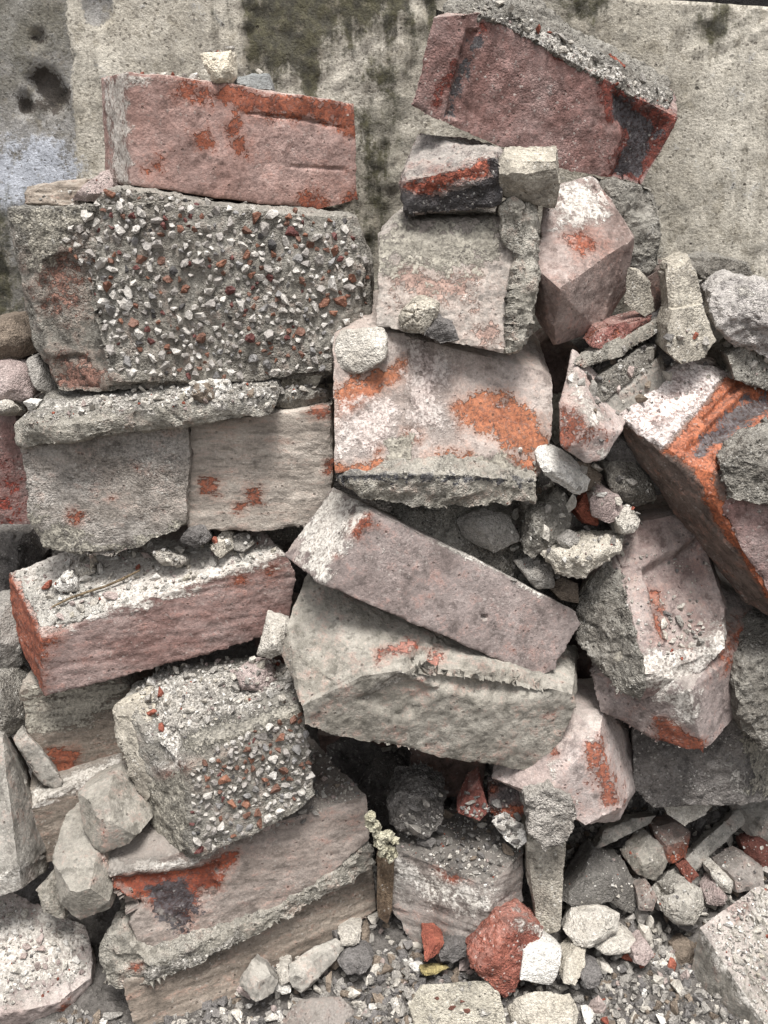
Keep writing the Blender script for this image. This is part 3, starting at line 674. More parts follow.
b = thing('D4', 'brick', 'brick', 'bright orange and white brick with dark grooves tilted steeply at the frame edge',
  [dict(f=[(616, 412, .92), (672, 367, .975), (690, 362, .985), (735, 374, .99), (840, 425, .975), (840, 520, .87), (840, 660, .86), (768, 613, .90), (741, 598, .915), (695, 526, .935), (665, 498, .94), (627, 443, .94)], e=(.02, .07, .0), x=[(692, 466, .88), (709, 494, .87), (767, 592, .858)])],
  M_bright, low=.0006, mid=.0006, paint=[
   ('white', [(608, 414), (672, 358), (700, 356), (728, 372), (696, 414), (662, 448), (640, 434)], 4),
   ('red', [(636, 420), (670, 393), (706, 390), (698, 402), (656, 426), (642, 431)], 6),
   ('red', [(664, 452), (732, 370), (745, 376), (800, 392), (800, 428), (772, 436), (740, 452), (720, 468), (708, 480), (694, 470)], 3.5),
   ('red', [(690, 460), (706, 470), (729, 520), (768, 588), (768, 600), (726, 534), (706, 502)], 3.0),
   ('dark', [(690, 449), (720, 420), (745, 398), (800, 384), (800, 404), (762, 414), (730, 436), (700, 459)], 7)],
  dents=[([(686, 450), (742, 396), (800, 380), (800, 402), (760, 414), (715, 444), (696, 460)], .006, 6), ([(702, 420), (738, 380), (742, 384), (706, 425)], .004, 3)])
part(b, 'grey_mortar', [dict(f=[(719, 464, .862), (740, 450, .868), (772, 432, .876), (840, 425, .88), (840, 500, .845), (770, 508, .848), (728, 500, .855), (718, 470, .86)], e=(.01, .05, .0))], M_mortg, flake=.0011, low=.003, mid=.002, label='thick grey mortar crust on the lower face')
part(b, 'mauve_face', [dict(f=[(712, 497, .868), (770, 500, .862), (840, 505, .86), (840, 655, .853), (768, 590, .856)], e=(.01, .03, .0))], M_mauve2, low=.001)

b = thing('E1', 'brick', 'brick', 'mauve brick with a sunken stamped hollow and rough mortar flank',
  [dict(f=[(612, 546, .93), (640, 522, .94), (692, 511, .955), (700, 545, .935), (708, 580, .915), (726, 612, .892), (727, 645, .872), (690, 681, .848), (648, 685, .842), (640, 700, .848), (618, 690, .856), (576, 640, .90), (580, 592, .922)], e=(.02, .08, .0), x=[(622, 568, .905), (645, 672, .838)])],
  M_frog, low=.0006, mid=.0006, paint=[('grey', [(575, 590), (600, 570), (620, 585), (630, 640), (640, 690), (615, 695), (575, 640)], 8), ('red', [(655, 590), (662, 590), (668, 635), (660, 640)], 10), ('white', [(630, 655), (690, 650), (728, 620), (728, 650), (690, 684), (640, 690)], 10), ('red', (690, 655, 7), 6)],
  dents=[([(645, 570), (696, 540), (704, 580), (722, 620), (700, 645), (668, 650), (655, 610)], .013, 8)])
part(b, 'mortar_flank', [dict(f=[(578, 640, .895), (580, 595, .915), (605, 560, .918), (622, 580, .895), (635, 640, .856), (645, 680, .835), (640, 702, .84), (615, 692, .85)], e=(.02, .04, 0))], M_mortg, flake=.0011, vox=.0016, low=.003, mid=.002, chip=1.1, label='rough grey aggregate mortar flank')
thing('E2', 'brick', 'brick', 'grey brick with an orange chipped corner pointing down under the frogged brick',
  [dict(f=[(589, 672, .885), (601, 712, .87), (655, 742, .852), (703, 753, .838), (735, 716, .88), (768, 632, .935), (760, 605, .95), (715, 585, .955), (640, 655, .87)], e=(.02, .06, 0), x=[(689, 692, .832)])],
  M_purple, low=.0006, paint=[('red', [(655, 718), (664, 718), (690, 735), (704, 745), (704, 755), (680, 752), (658, 742)], 5), ('red', [(715, 640), (745, 615), (750, 625), (720, 665)], 14), ('white', [(640, 690), (690, 685), (700, 700), (690, 720)], 14)])
thing('E3', 'concrete_chunk', 'concrete', 'rough dark grey concrete lump at the frame edge below the tilted orange brick',
  [dict(f=[(734, 690), (748, 652), (775, 632), (840, 640), (840, 745), (768, 750), (745, 735)], pl=(.875, .03, -.02), e=(0, .08, 0))], M_mortg, flake=.0011, low=.003, mid=.002, cuts=6, cutdepth=.22, facet=.8)
thing('E4', 'brick', 'brick', 'soot blackened brick lying below the orange chipped grey brick',
  [dict(flat=1, f=[(632, 728, .90), (634, 790, .89), (652, 806, .887), (744, 804, .885), (744, 716, .895)], e=(.02, .09, 0), s=1.0, x=[(830, 792, .965), (830, 705, .985)])],
  M_soot_shade, mid=.0016, ridge=.0012, paint=[('white', [(724, 770), (745, 772), (752, 795), (738, 798)], 12), ('grey', [(745, 725), (830, 715), (830, 795), (768, 800), (752, 790)], 8)])
thing('E4b', 'mortar_chunk', 'mortar', 'pale mortar lump squeezed beneath the soot blackened brick',
  [dict(f=[(662, 803), (715, 803), (702, 816), (685, 826), (668, 815)], pl=(.905, 0, -.05), e=(0, .05, .0))], ST_pale, vox=.0016)
b = thing('E5', 'brick', 'brick', 'pinkish white brick end under the buff concrete chunk',
  [dict(f=[(575, 712, .875), (603, 710, .878), (627, 735, .915), (639, 782, .905), (620, 821, .862), (585, 824, .828), (545, 797, .828), (515, 786, .845), (492, 778, .86), (495, 768, .87), (545, 755, .86)], e=(.01, .07, .0), x=[(598, 735, .845), (619, 808, .838)])],
  M_pink, low=.0007, paint=[('red', [(585, 745), (600, 740), (612, 770), (618, 800), (608, 805), (596, 780)], 9), ('red', (553, 752, 5), 5)])
thing('E5b', 'mortar_chunk', 'mortar', 'knobbly white mortar conglomerate capping the upright tapering chunk',
  [dict(f=[(526, 800), (550, 786), (574, 800), (579, 818), (566, 845), (546, 852), (529, 832)], pl=(.815, 0, -.03), e=(0, .045, 0))], masonry('conglomerate', S('#aaa39a'), S('#8f877e'), aw=.3, ar=.06, red=(S('#7c5048'), S('#6a423c')), bump=2.2), vox=.0015, low=.003, mid=.0025)
thing('E6', 'concrete_chunk', 'concrete', 'upright tapering brown concrete chunk standing between dark gaps',
  [dict(f=[(527, 842, .84), (566, 836, .84), (563, 880, .83), (560, 930, .815), (538, 936, .818), (537, 890, .835), (527, 872, .845)], e=(0, .05, 0))], M_beige, vox=.0015)

# ------------------------------------------------------------------ foot of the pile
b = thing('G1', 'brick', 'brick', 'dirt topped grey brick half at the foot of the pile by the wooden stick',
  [dict(f=[(396, 850, .865), (490, 888, .82), (524, 850, .855), (522, 900, .842), (506, 930, .825), (486, 962, .805), (430, 968, .822), (391, 908, .852)], e=(0, .05, 0), x=[(402, 812, .925), (505, 806, .925)])],
  M_dirt, strata=.0012, paint=[('red', [(432, 865), (455, 868), (468, 880), (450, 885), (436, 876)], 6), ('white', [(398, 860), (490, 900), (490, 915), (400, 880)], 20), ('dark', [(396, 810), (525, 800), (526, 850), (490, 886), (440, 870), (394, 852)], 9)])
thing('G1c', 'mortar_chunk', 'mortar', 'dark crumb crusted lump with a pale underside on the dirt topped brick',
  [dict(f=[(387, 815), (395, 795), (425, 788), (445, 800), (440, 825), (422, 840), (395, 836)], pl=(.875, 0, -.05), e=(0, .05, 0))], masonry('crumb_lump', S('#8c8680'), S('#6b6661'), dust=.6, dustc=S('#5f5b57'), bump=2), vox=.0016, low=.003, mid=.003, cuts=6, cutdepth=.22, facet=.8)
thing('R1', 'brick_shard', 'brick', 'dark red pointed brick shard in the dirt beside a thin red slice',
  [dict(f=[(458, 813), (468, 790), (480, 778), (489, 812), (480, 820)], pl=(.86, 0, -.05), e=(0, .025, 0))], masonry('deep_red', S('#824a3f'), S('#6a3a32'), ar=.3, dust=.15), vox=.0015, chip=.5)
thing('R2', 'brick_shard', 'brick', 'thin brick slice with grey face and red rim lying on the dirt topped brick',
  [dict(f=[(488, 788), (520, 786), (524, 812), (520, 818), (490, 815)], pl=(.865, 0, -.05), e=(0, .02, 0))], masonry('slice', S('#6d6462'), S('#5d5453'), dust=.15), vox=.0015, paint=[('red', [(486, 808), (525, 808), (525, 822), (486, 822)], 5), ('red', (492, 790, 5), 5)])
thing('G2', 'plaster_shard', 'plaster', 'curled white plaster shard with a dark middle beside the mortar conglomerate',
  [dict(f=[(492, 822), (505, 816), (525, 832), (528, 842), (518, 850), (504, 838)], pl=(.845, 0, -.05), e=(0, .01, 0))], ST_white, vox=.0014, dents=[([(505, 824), (518, 832), (518, 842), (508, 835)], .006, 4)])
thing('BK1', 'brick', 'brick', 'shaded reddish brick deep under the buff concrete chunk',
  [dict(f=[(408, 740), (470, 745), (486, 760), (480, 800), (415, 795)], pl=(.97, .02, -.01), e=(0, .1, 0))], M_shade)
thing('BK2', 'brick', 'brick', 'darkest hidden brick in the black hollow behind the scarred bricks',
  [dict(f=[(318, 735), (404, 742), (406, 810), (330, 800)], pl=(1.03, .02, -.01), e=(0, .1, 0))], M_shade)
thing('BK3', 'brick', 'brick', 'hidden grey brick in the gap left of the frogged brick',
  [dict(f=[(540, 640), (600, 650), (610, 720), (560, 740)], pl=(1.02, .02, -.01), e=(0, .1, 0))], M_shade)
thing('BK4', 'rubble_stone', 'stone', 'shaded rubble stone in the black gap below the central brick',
  [dict(f=[(470, 500), (540, 505), (560, 590), (500, 560)], pl=(1.0, .02, -.02), e=(0, .1, 0))], M_soot_shade)
thing('H1', 'brick_shard', 'brick', 'raw red brick lump leaning on the white stone at the foot of the pile',
  [dict(f=[(497, 914, .80), (520, 910, .80), (544, 930, .795), (540, 948, .785), (516, 988, .765), (505, 997, .76), (470, 968, .768), (468, 955, .775), (486, 934, .79)], e=(0, .045, -.02), x=[(508, 950, .765)])],
  masonry('raw_red', S('#a35f4b'), S('#884b3c'), ar=.1, red=(S('#9c5c4b'), S('#7d473a')), aw=.14, dust=.25, dustc=S('#b59a90'), bump=1.5), vox=.0015, mid=.0018, paint=[('white', [(518, 910), (545, 930), (540, 938), (515, 925)], 7)], cuts=6, cutdepth=.22, facet=.8)
thing('H2', 'rubble_stone', 'stone', 'white squared stone touching the raw red brick lump',
  [dict(f=[(524, 948, .78), (542, 938, .785), (563, 952, .78), (558, 978, .765), (552, 989, .76), (520, 980, .762)], e=(0, .035, -.015))], ST_white, vox=.0016, cuts=6, cutdepth=.22, facet=.8)
thing('H3', 'concrete_slab', 'slab', 'pale slab with four brown pebbles set in its face at the bottom edge',
  [dict(f=[(408, 1004, .752), (420, 985, .765), (495, 980, .768), (505, 1015, .748), (506, 1045, .73), (420, 1045, .73)], e=(0, .015, -.04))],
  masonry('pebble_slab', S('#b5ad9c'), S('#9d9584'), aw=.3, dust=.2, bump=1.6), vox=.0015)
thing('H4', 'rubble_stone', 'stone', 'flat cream stone at the bottom edge next to the pebble set slab',
  [dict(f=[(507, 1000, .755), (530, 992, .76), (570, 991, .76), (580, 1010, .748), (576, 1024, .74), (540, 1040, .73), (515, 1020, .742)], e=(0, .012, -.03))], ST_cream, vox=.0016, cuts=6, cutdepth=.22, facet=.8)
def rock(key, name, cat, lab, f, pl, mat, e=(0, .03, -.01), group=None, apex=3, **kw):
    kw.setdefault('vox', .0013); kw.setdefault('low', .0006); kw.setdefault('mid', .0008); kw.setdefault('chip', .9); kw.setdefault('cuts', 6); kw.setdefault('cutdepth', .3); kw.setdefault('facet', .85); kw.setdefault('swell', .0005)
    # broken stones bulge towards the viewer in a few blunt ridges
    rr = random.Random(key); n_ = len(f); mx = sum(a[0] for a in f) / n_; my = sum(a[1] for a in f) / n_
    rad = sum(math.hypot(a[0] - mx, a[1] - my) for a in f) / n_; x = []
    for _ in range(apex):
        a_ = rr.uniform(0, 6.28); d_ = rr.uniform(.1, .55) * rad
        x.append((mx + d_ * math.cos(a_), my + d_ * math.sin(a_), pl[0] - rad * .00095 * rr.uniform(.25, .6) + pl[2] * d_ * math.sin(a_) / 100))
    return thing(key, name, cat, lab, [dict(f=f, pl=pl, e=e, s=.93, x=x)], mat, group, **kw)
G = -.10
rock('H5', 'brick_shard', 'brick', 'small bright orange brick chip on the dark gravel by the dirt topped brick', [(422, 935), (434, 931), (444, 943), (440, 955), (426, 963)], (.80, 0, G), ST_red)
rock('H5b', 'rubble_stone', 'stone', 'dark grey stone beside the small orange chip', [(438, 952), (455, 936), (476, 938), (474, 958), (455, 966), (442, 964)], (.80, 0, G), ST_dark)
rock('H6', 'mortar_flake', 'mortar', 'flat grey mortar flake standing against the brown lower brick', [(236, 985), (254, 958), (266, 966), (278, 984), (272, 996), (255, 1003)], (.76, 0, -.08), M_grey, e=(0, .02, -.012))
rock('H6b', 'rubble_stone', 'stone', 'small pale stone squeezed between the flat grey flake and the wedge shaped chunk', [(275, 972), (288, 970), (291, 982), (280, 987)], (.775, 0, G), ST_pale)
rock('H6c', 'rubble_stone', 'stone', 'small white stone just in front of the wedge shaped chunk', [(273, 990), (284, 985), (291, 992), (283, 999)], (.765, 0, G), ST_white)
rock('H7', 'mortar_chunk', 'mortar', 'wedge shaped grey chunk resting against the brown lower brick', [(287, 964), (318, 946), (336, 937), (347, 946), (330, 965), (300, 994), (290, 988)], (.79, .03, -.08), M_grey, e=(0, .02, -.02))
rock('H8', 'rubble_stone', 'stone', 'round dark charcoal stone on the gravel right of the wedge shaped chunk', [(337, 962), (348, 949), (366, 949), (374, 962), (366, 976), (346, 978)], (.795, 0, G), ST_dark)
rock('H9', 'rubble_stone', 'stone', 'pale grey squared stone touching the end of the brown lower brick', [(338, 934), (350, 928), (361, 931), (359, 945), (342, 947)], (.82, 0, G), ST_pale)
rock('H10', 'rubble_stone', 'stone', 'little brown stone by the foot of the wooden stick', [(361, 930), (369, 929), (370, 946), (361, 945)], (.83, 0, G), ST_brown)
rock('H11', 'rubble_stone', 'stone', 'broad dull pinkish grey stone cut by the bottom edge', [(280, 1020), (300, 1000), (340, 996), (356, 1010), (350, 1040), (290, 1045)], (.745, 0, -.08), M_dirt, e=(0, .02, -.03))
rock('H12', 'rubble_stone', 'stone', 'upright tan stone beside the white squared stone', [(564, 960), (576, 948), (588, 952), (586, 968), (574, 988), (562, 984)], (.78, 0, G), ST_cream)
rock('H13', 'rubble_stone', 'stone', 'round slate grey stone beside the upright tan stone', [(580, 975), (590, 966), (602, 972), (600, 986), (588, 991)], (.77, 0, G), ST_dark)
rock('H14', 'tile_shard', 'tile', 'yellowish curved shard on the dark gravel near the orange chip', [(419, 968), (440, 966), (450, 968), (438, 974), (422, 976)], (.79, 0, G), stone('yellow_shard', S('#a89a6a'), S('#8a7c55')), e=(0, .008, -.004), vox=.001, low=.0006, mid=.0004, apex=0, cuts=6, cutdepth=.15)
rock('K1', 'mortar_chunk', 'mortar', 'dark grey triangular chunk under the pinkish white brick end', [(562, 906), (586, 866), (596, 852), (612, 858), (622, 880), (614, 905), (590, 912)], (.86, .02, -.09), stone('dark_grey_chunk', S('#7d7973'), S('#66625d')), e=(0, .05, -.02))  # plain dark grey chunk colour
rock('K2', 'mortar_chunk', 'mortar', 'dark grey chunk leaning on the triangular one', [(605, 860), (620, 858), (638, 890), (634, 915), (612, 905)], (.87, .02, -.09), stone('dark_grey_chunk_two', S('#76726c'), S('#605c57')), e=(0, .05, -.02))  # slightly darker grey than its neighbour
rock('K3', 'rubble_stone', 'stone', 'pale flat stone in front of the dark triangular chunk', [(564, 930), (572, 908), (600, 906), (620, 914), (618, 930), (590, 948), (576, 946)], (.82, .01, G), ST_pale, e=(0, .03, -.02))
rock('K3b', 'rubble_stone', 'stone', 'pale thin stone overlapping the flat one by the dark chunks', [(592, 948), (618, 926), (638, 942), (636, 955), (610, 956)], (.81, .01, G), ST_pale)
rock('K4', 'rubble_stone', 'stone', 'buff angular stone below the thin sooty bars', [(625, 860), (648, 836), (664, 845), (668, 862), (658, 884), (640, 876)], (.89, .02, -.09), M_olive)
rock('K5', 'rubble_stone', 'stone', 'notched pale round stone in the middle of the corner rubble', [(657, 900), (668, 890), (684, 881), (700, 890), (706, 908), (694, 926), (676, 928), (664, 916)], (.845, .02, -.09), M_concpale, dents=[([(655, 884), (672, 889), (672, 893), (655, 894)], .012, 4)])
rock('K6', 'rubble_stone', 'stone', 'small oval pale stone above the crumb topped corner brick', [(711, 872), (718, 867), (732, 882), (731, 893), (722, 892)], (.875, .02, -.09), ST_pale)
rock('K7', 'rubble_stone', 'stone', 'small greyish pink stone touching the oval pale stone', [(706, 896), (716, 883), (728, 898), (724, 909), (708, 907)], (.86, .02, -.09), ST_pink)
rock('K8', 'brick_shard', 'brick', 'dark brick bit with a red end below the soot blackened brick', [(654, 828), (676, 822), (690, 832), (687, 858), (672, 866), (658, 850)], (.91, .02, -.08), M_shade, paint=[('red', [(668, 856), (690, 842), (688, 870), (668, 870)], 5)])
rock('K9', 'mortar_flake', 'mortar', 'long thin mortar bar lying diagonally in the shade', [(657, 888), (672, 876), (700, 845), (745, 806), (752, 814), (715, 850), (690, 880), (672, 890)], (.915, .05, -.06), M_grey, e=(0, .02, -.012), apex=0, cuts=6, cutdepth=.15)
rock('K10', 'mortar_flake', 'mortar', 'thin shaded slab behind the dark triangular chunk', [(594, 852), (605, 832), (632, 820), (658, 816), (650, 824), (618, 838)], (.92, .02, -.05), M_grey, e=(0, .03, -.015), apex=0, cuts=6, cutdepth=.15)
rock('K11', 'rubble_stone', 'stone', 'dull dark pink flat stone above the corner brick', [(720, 868), (742, 855), (762, 866), (765, 888), (735, 895)], (.885, .02, -.09), M_dirt)
rock('K12', 'brick_shard', 'brick', 'dark red brick bit in the shade at the frame edge', [(744, 845), (762, 838), (775, 850), (770, 868), (750, 866)], (.92, .02, -.08), stone('dark_red', S('#6d443b'), S('#583730')))
rock('K13', 'brick_shard', 'brick', 'small red chip beside the long thin mortar bar', [(681, 872), (692, 867), (699, 876), (690, 885)], (.875, .02, -.09), stone('dull_red_chip', S('#865245'), S('#6b4238')))
rock('K14', 'rubble_stone', 'stone', 'reddish grey stone between the pale flat stone and the notched one', [(637, 890), (648, 882), (658, 898), (652, 912), (640, 910)], (.85, .02, -.09), M_dirt)
rock('K15', 'rubble_stone', 'stone', 'brownish stone by the lower end of the corner brick', [(673, 948), (684, 938), (695, 945), (692, 968), (680, 972)], (.82, .02, -.09), ST_brown)
rock('K16', 'rubble_stone', 'stone', 'pinkish stone in the gravel below the pale thin stone', [(632, 950), (645, 942), (654, 955), (646, 968), (634, 964)], (.80, .02, -.09), ST_pink)
rock('K17', 'brick', 'brick', 'shaded smooth brick end at the frame edge above the corner brick', [(733, 808), (800, 800), (800, 870), (760, 850), (742, 832)], (.95, .02, -.05), M_grey, e=(0, .06, 0))
b = thing('L1', 'brick', 'brick', 'grey sided brick with a crumb covered top filling the lower corner of the frame',
  [dict(f=[(700, 928, .80), (755, 887, .845), (820, 905, .86), (850, 1010, .80), (768, 1030, .735), (738, 985, .758), (712, 945, .785)], to=(0, 688, 990, .80), s=1.0)],
  masonry('corner_brick', S('#8f8a80'), S('#7d776d'), grain=.4, bump=.5, ar=0, aw=.06, dust=.75, dustc=S('#b7aca5'), streak=(1.5, 1.5, .6)), paint=[('red', [(728, 905), (750, 895), (752, 905), (735, 918)], 8), ('white', [(740, 895), (770, 888), (775, 930), (750, 920)], 10), ('white', [(700, 928), (712, 940), (740, 985), (770, 1026), (764, 1026), (734, 988), (704, 945)], 5)])

# ------------------------------------------------------------------ fragments lying on and between the bricks
rock('T1', 'mortar_chunk', 'mortar', 'cream triangular mortar chunk lying on top of the uppermost mauve brick', [(199, 54), (231, 50), (234, 76), (229, 83), (214, 82)], (1.005, .03, -.02), stone('bright_cream_stone', S('#ded5c4'), S('#c4b9a5')), e=(0, .03, 0), cuts=2)
rock('T2', 'slate_shard', 'slate', 'flat blue grey slate shard behind the cream triangular chunk', [(232, 80), (250, 74), (268, 74), (273, 90), (236, 86)], (1.03, .03, -.03), stone('slate', S('#8d8e8c'), S('#7c7d7b'), bump=.4), e=(0, .02, 0), apex=0, cuts=6, cutdepth=.15)
rock('T3', 'shale_flake', 'stone', 'layered brown flake on the corner of the big pebbled block', [(22, 205), (26, 187), (60, 183), (82, 180), (90, 200), (85, 207)], (.985, .02, -.05), M_brown, e=(0, .05, 0), strata=.002, apex=0, cuts=6, cutdepth=.15)
rock('T4', 'rubble_stone', 'stone', 'pinkish wedge leaning between the brown flake and the mauve brick', [(70, 200), (88, 180), (105, 169), (111, 180), (113, 192), (98, 202)], (.985, .02, -.03), ST_pink, e=(0, .05, 0))
rock('N1', 'rubble_stone', 'stone', 'brown grey stone at the frame edge beside the big pebbled block', [(-20, 322), (10, 318), (30, 338), (32, 355), (10, 362), (-20, 360)], (.985, .02, -.03), ST_brown, e=(0, .06, 0))
rock('N2', 'rubble_stone', 'stone', 'pinkish white lump at the frame edge above the purplish red brick', [(-15, 365), (8, 360), (28, 368), (38, 385), (28, 402), (5, 402), (-15, 400)], (.965, .02, -.05), ST_pink, e=(0, .05, 0))
rock('N3', 'rubble_stone', 'stone', 'grey lump between the pinkish white lump and the plastered bricks', [(22, 360), (38, 355), (52, 385), (50, 398), (40, 402), (32, 380)], (.965, .02, -.05), ST_grey, e=(0, .05, 0))
rock('N4', 'rubble_stone', 'stone', 'small white stone wedged on the corner of the purplish red brick', [(22, 402), (30, 398), (42, 399), (34, 408), (28, 411)], (.935, .02, -.05), ST_white)
rock('N5', 'rubble_stone', 'stone', 'pale flattened stone directly on the purplish red brick at the frame edge', [(-10, 402), (8, 400), (17, 408), (10, 414), (-10, 414)], (.945, .02, -.05), ST_pale)
rock('N6', 'rubble_stone', 'stone', 'dark rubble stone in the gap left of the long red brick', [(-20, 610), (8, 605), (22, 640), (20, 668), (-20, 670)], (.93, .02, -.03), ST_grey, e=(0, .05, 0))
rock('N7', 'rubble_stone', 'stone', 'grey rounded stone above the leaning slab at the frame edge', [(-20, 680), (4, 682), (22, 702), (26, 735), (5, 742), (-20, 738)], (.885, .02, -.03), M_mortg, e=(0, .05, 0))
rock('N8', 'mortar_flake', 'mortar', 'thin grey flake leaning between the leaning slab and the grey faced brick', [(14, 744), (24, 733), (42, 752), (63, 782), (58, 792), (42, 786)], (.865, .02, -.03), M_grey, e=(-.01, .02, 0), apex=0, cuts=6, cutdepth=.15)
rock('N9', 'rubble_stone', 'stone', 'greyish stone under the buff rounded chunk by the leaning slab', [(36, 890), (52, 872), (62, 900), (64, 922), (45, 912)], (.80, .02, -.05), M_mort)
rock('Q1', 'mortar_chunk', 'mortar', 'long white mortar lump leaning beside the central brick', [(534, 452), (548, 448), (578, 466), (590, 482), (588, 494), (578, 498), (546, 476)], (.895, .02, -.05), ST_white, e=(0, .035, 0))
rock('Q2', 'mortar_chunk', 'mortar', 'dark crumbly pyramid shaped chunk under the long white lump', [(523, 555), (530, 520), (546, 506), (558, 490), (572, 505), (572, 528), (552, 546), (535, 562)], (.905, .02, -.05), M_mortg, e=(0, .04, 0), mid=.002)
rock('Q3', 'mortar_chunk', 'mortar', 'flaky cream chunk perched at the top of the frogged brick', [(541, 562), (560, 548), (592, 540), (624, 540), (622, 550), (592, 560), (578, 582), (556, 574)], (.885, .02, -.06), ST_cream, e=(0, .03, 0), mid=.002)
rock('Q4', 'rubble_stone', 'stone', 'pinkish grey lump above the flaky cream chunk', [(590, 500), (600, 489), (620, 497), (626, 515), (612, 527), (594, 518)], (.905, .02, -.05), ST_pink, e=(0, .03, 0))
rock('Q5', 'rubble_stone', 'stone', 'pale lump right beside the pinkish grey lump above the frogged brick', [(616, 518), (628, 506), (640, 520), (634, 532), (620, 534)], (.905, .02, -.05), ST_pale)
rock('Q6', 'brick_shard', 'brick', 'curved orange brick chip behind the pinkish grey lump', [(574, 508), (588, 488), (596, 497), (588, 512), (598, 525), (586, 522)], (.925, .02, -.05), ST_red)
rock('Q7', 'mortar_chunk', 'mortar', 'grey angular chunk leaning on the dark side of the tilted orange brick', [(605, 468), (618, 459), (636, 464), (654, 484), (662, 506), (640, 514), (612, 496)], (.93, .02, -.05), M_mortg, e=(0, .04, 0))
rock('Q8', 'rubble_stone', 'stone', 'blue grey dusty stone above the end of the sloping mauve brick', [(516, 562), (535, 556), (552, 566), (554, 588), (538, 590)], (.90, .02, -.05), ST_grey)
rock('Q9', 'rubble_stone', 'stone', 'dark brown stone touching the upper corner of the sloping mauve brick', [(550, 588), (562, 578), (578, 584), (578, 602), (562, 600)], (.905, .02, -.05), ST_brown)
rock('Q10', 'rubble_stone', 'stone', 'small grey stone sitting on the flaky cream chunk', [(558, 540), (570, 531), (582, 536), (578, 545), (563, 549)], (.885, .02, -.06), ST_grey)
rock('Q11', 'rubble_stone', 'stone', 'dark shaded stone below the pink brick wedge', [(600, 440), (622, 430), (645, 446), (640, 462), (610, 462)], (.945, .02, -.05), ST_dark)
rock('Q12', 'rubble_stone', 'stone', 'grey brown stone between the long white lump and the wedge', [(560, 462), (590, 462), (604, 475), (600, 492), (585, 490)], (.93, .02, -.05), ST_brown)
rock('U1', 'rubble_stone', 'stone', 'dusty pinkish lump on the crumb littered top of the smaller pebbled block', [(235, 672), (252, 660), (272, 664), (277, 682), (262, 693), (240, 690)], (.875, .02, -.08), ST_pink)
rock('U2', 'rubble_stone', 'stone', 'pale lump falling off the back corner of the smaller pebbled block', [(276, 672), (288, 666), (294, 680), (286, 688), (278, 686)], (.89, .02, -.08), ST_pale)
rock('U3', 'rubble_stone', 'stone', 'pinkish grey stone at the upper corner edge of the smaller pebbled block', [(272, 694), (282, 690), (295, 700), (290, 710), (276, 706)], (.865, .02, -.08), ST_pink)
rock('V1', 'mortar_chunk', 'mortar', 'largest cream chunk lying on the red brick under the plastered bricks', [(208, 548), (222, 531), (231, 533), (232, 548), (220, 558)], (.925, .02, -.06), ST_cream)
rock('V2', 'rubble_stone', 'stone', 'dark grey stone hanging under the edge of the plastered bricks', [(179, 541), (188, 528), (205, 525), (210, 538), (195, 547)], (.915, .02, -.06), ST_dark)
rock('V3', 'rubble_stone', 'stone', 'elongated pale stone at the middle of the red brick top', [(150, 552), (160, 549), (188, 557), (186, 566), (160, 566)], (.915, .02, -.06), ST_pale)
rock('V4', 'rubble_stone', 'stone', 'flat white flake near the broken orange end of the red brick', [(50, 585), (68, 570), (78, 580), (76, 592), (60, 592)], (.91, .02, -.06), ST_white)
rock('V5', 'rubble_stone', 'stone', 'greyish chip behind the flat white flake on the red brick', [(74, 566), (90, 562), (95, 572), (84, 578), (74, 575)], (.925, .02, -.06), ST_pale)
rock('V6', 'rubble_stone', 'stone', 'pale bluish stone beside the largest cream chunk on the red brick', [(232, 536), (246, 532), (252, 545), (244, 553), (233, 550)], (.93, .02, -.06), ST_grey)
rock('W2', 'mortar_chunk', 'mortar', 'big pale mortar chunk lying on the mortar lip below the pebbled block', [(180, 392), (196, 381), (228, 378), (232, 390), (210, 398), (184, 400)], (.915, .02, -.05), ST_white)
rock('W3', 'mortar_chunk', 'mortar', 'dark sandy crumb stuck on the big pale chunk of the mortar lip', [(192, 396), (196, 385), (208, 384), (212, 398), (200, 401)], (.900, .02, -.05), ST_brown)
rock('W4', 'mortar_chunk', 'mortar', 'grey crumbly heap at the open end of the plastered bricks', [(262, 402), (285, 388), (312, 386), (330, 392), (326, 404), (290, 410)], (.955, .02, -.05), M_mortg)
rock('X1', 'brick_shard', 'brick', 'small red brick flake lying on the mortar of the topmost purple brick', [(604, 64), (608, 52), (620, 58), (628, 66), (618, 72)], (1.06, .02, -.03), ST_red)

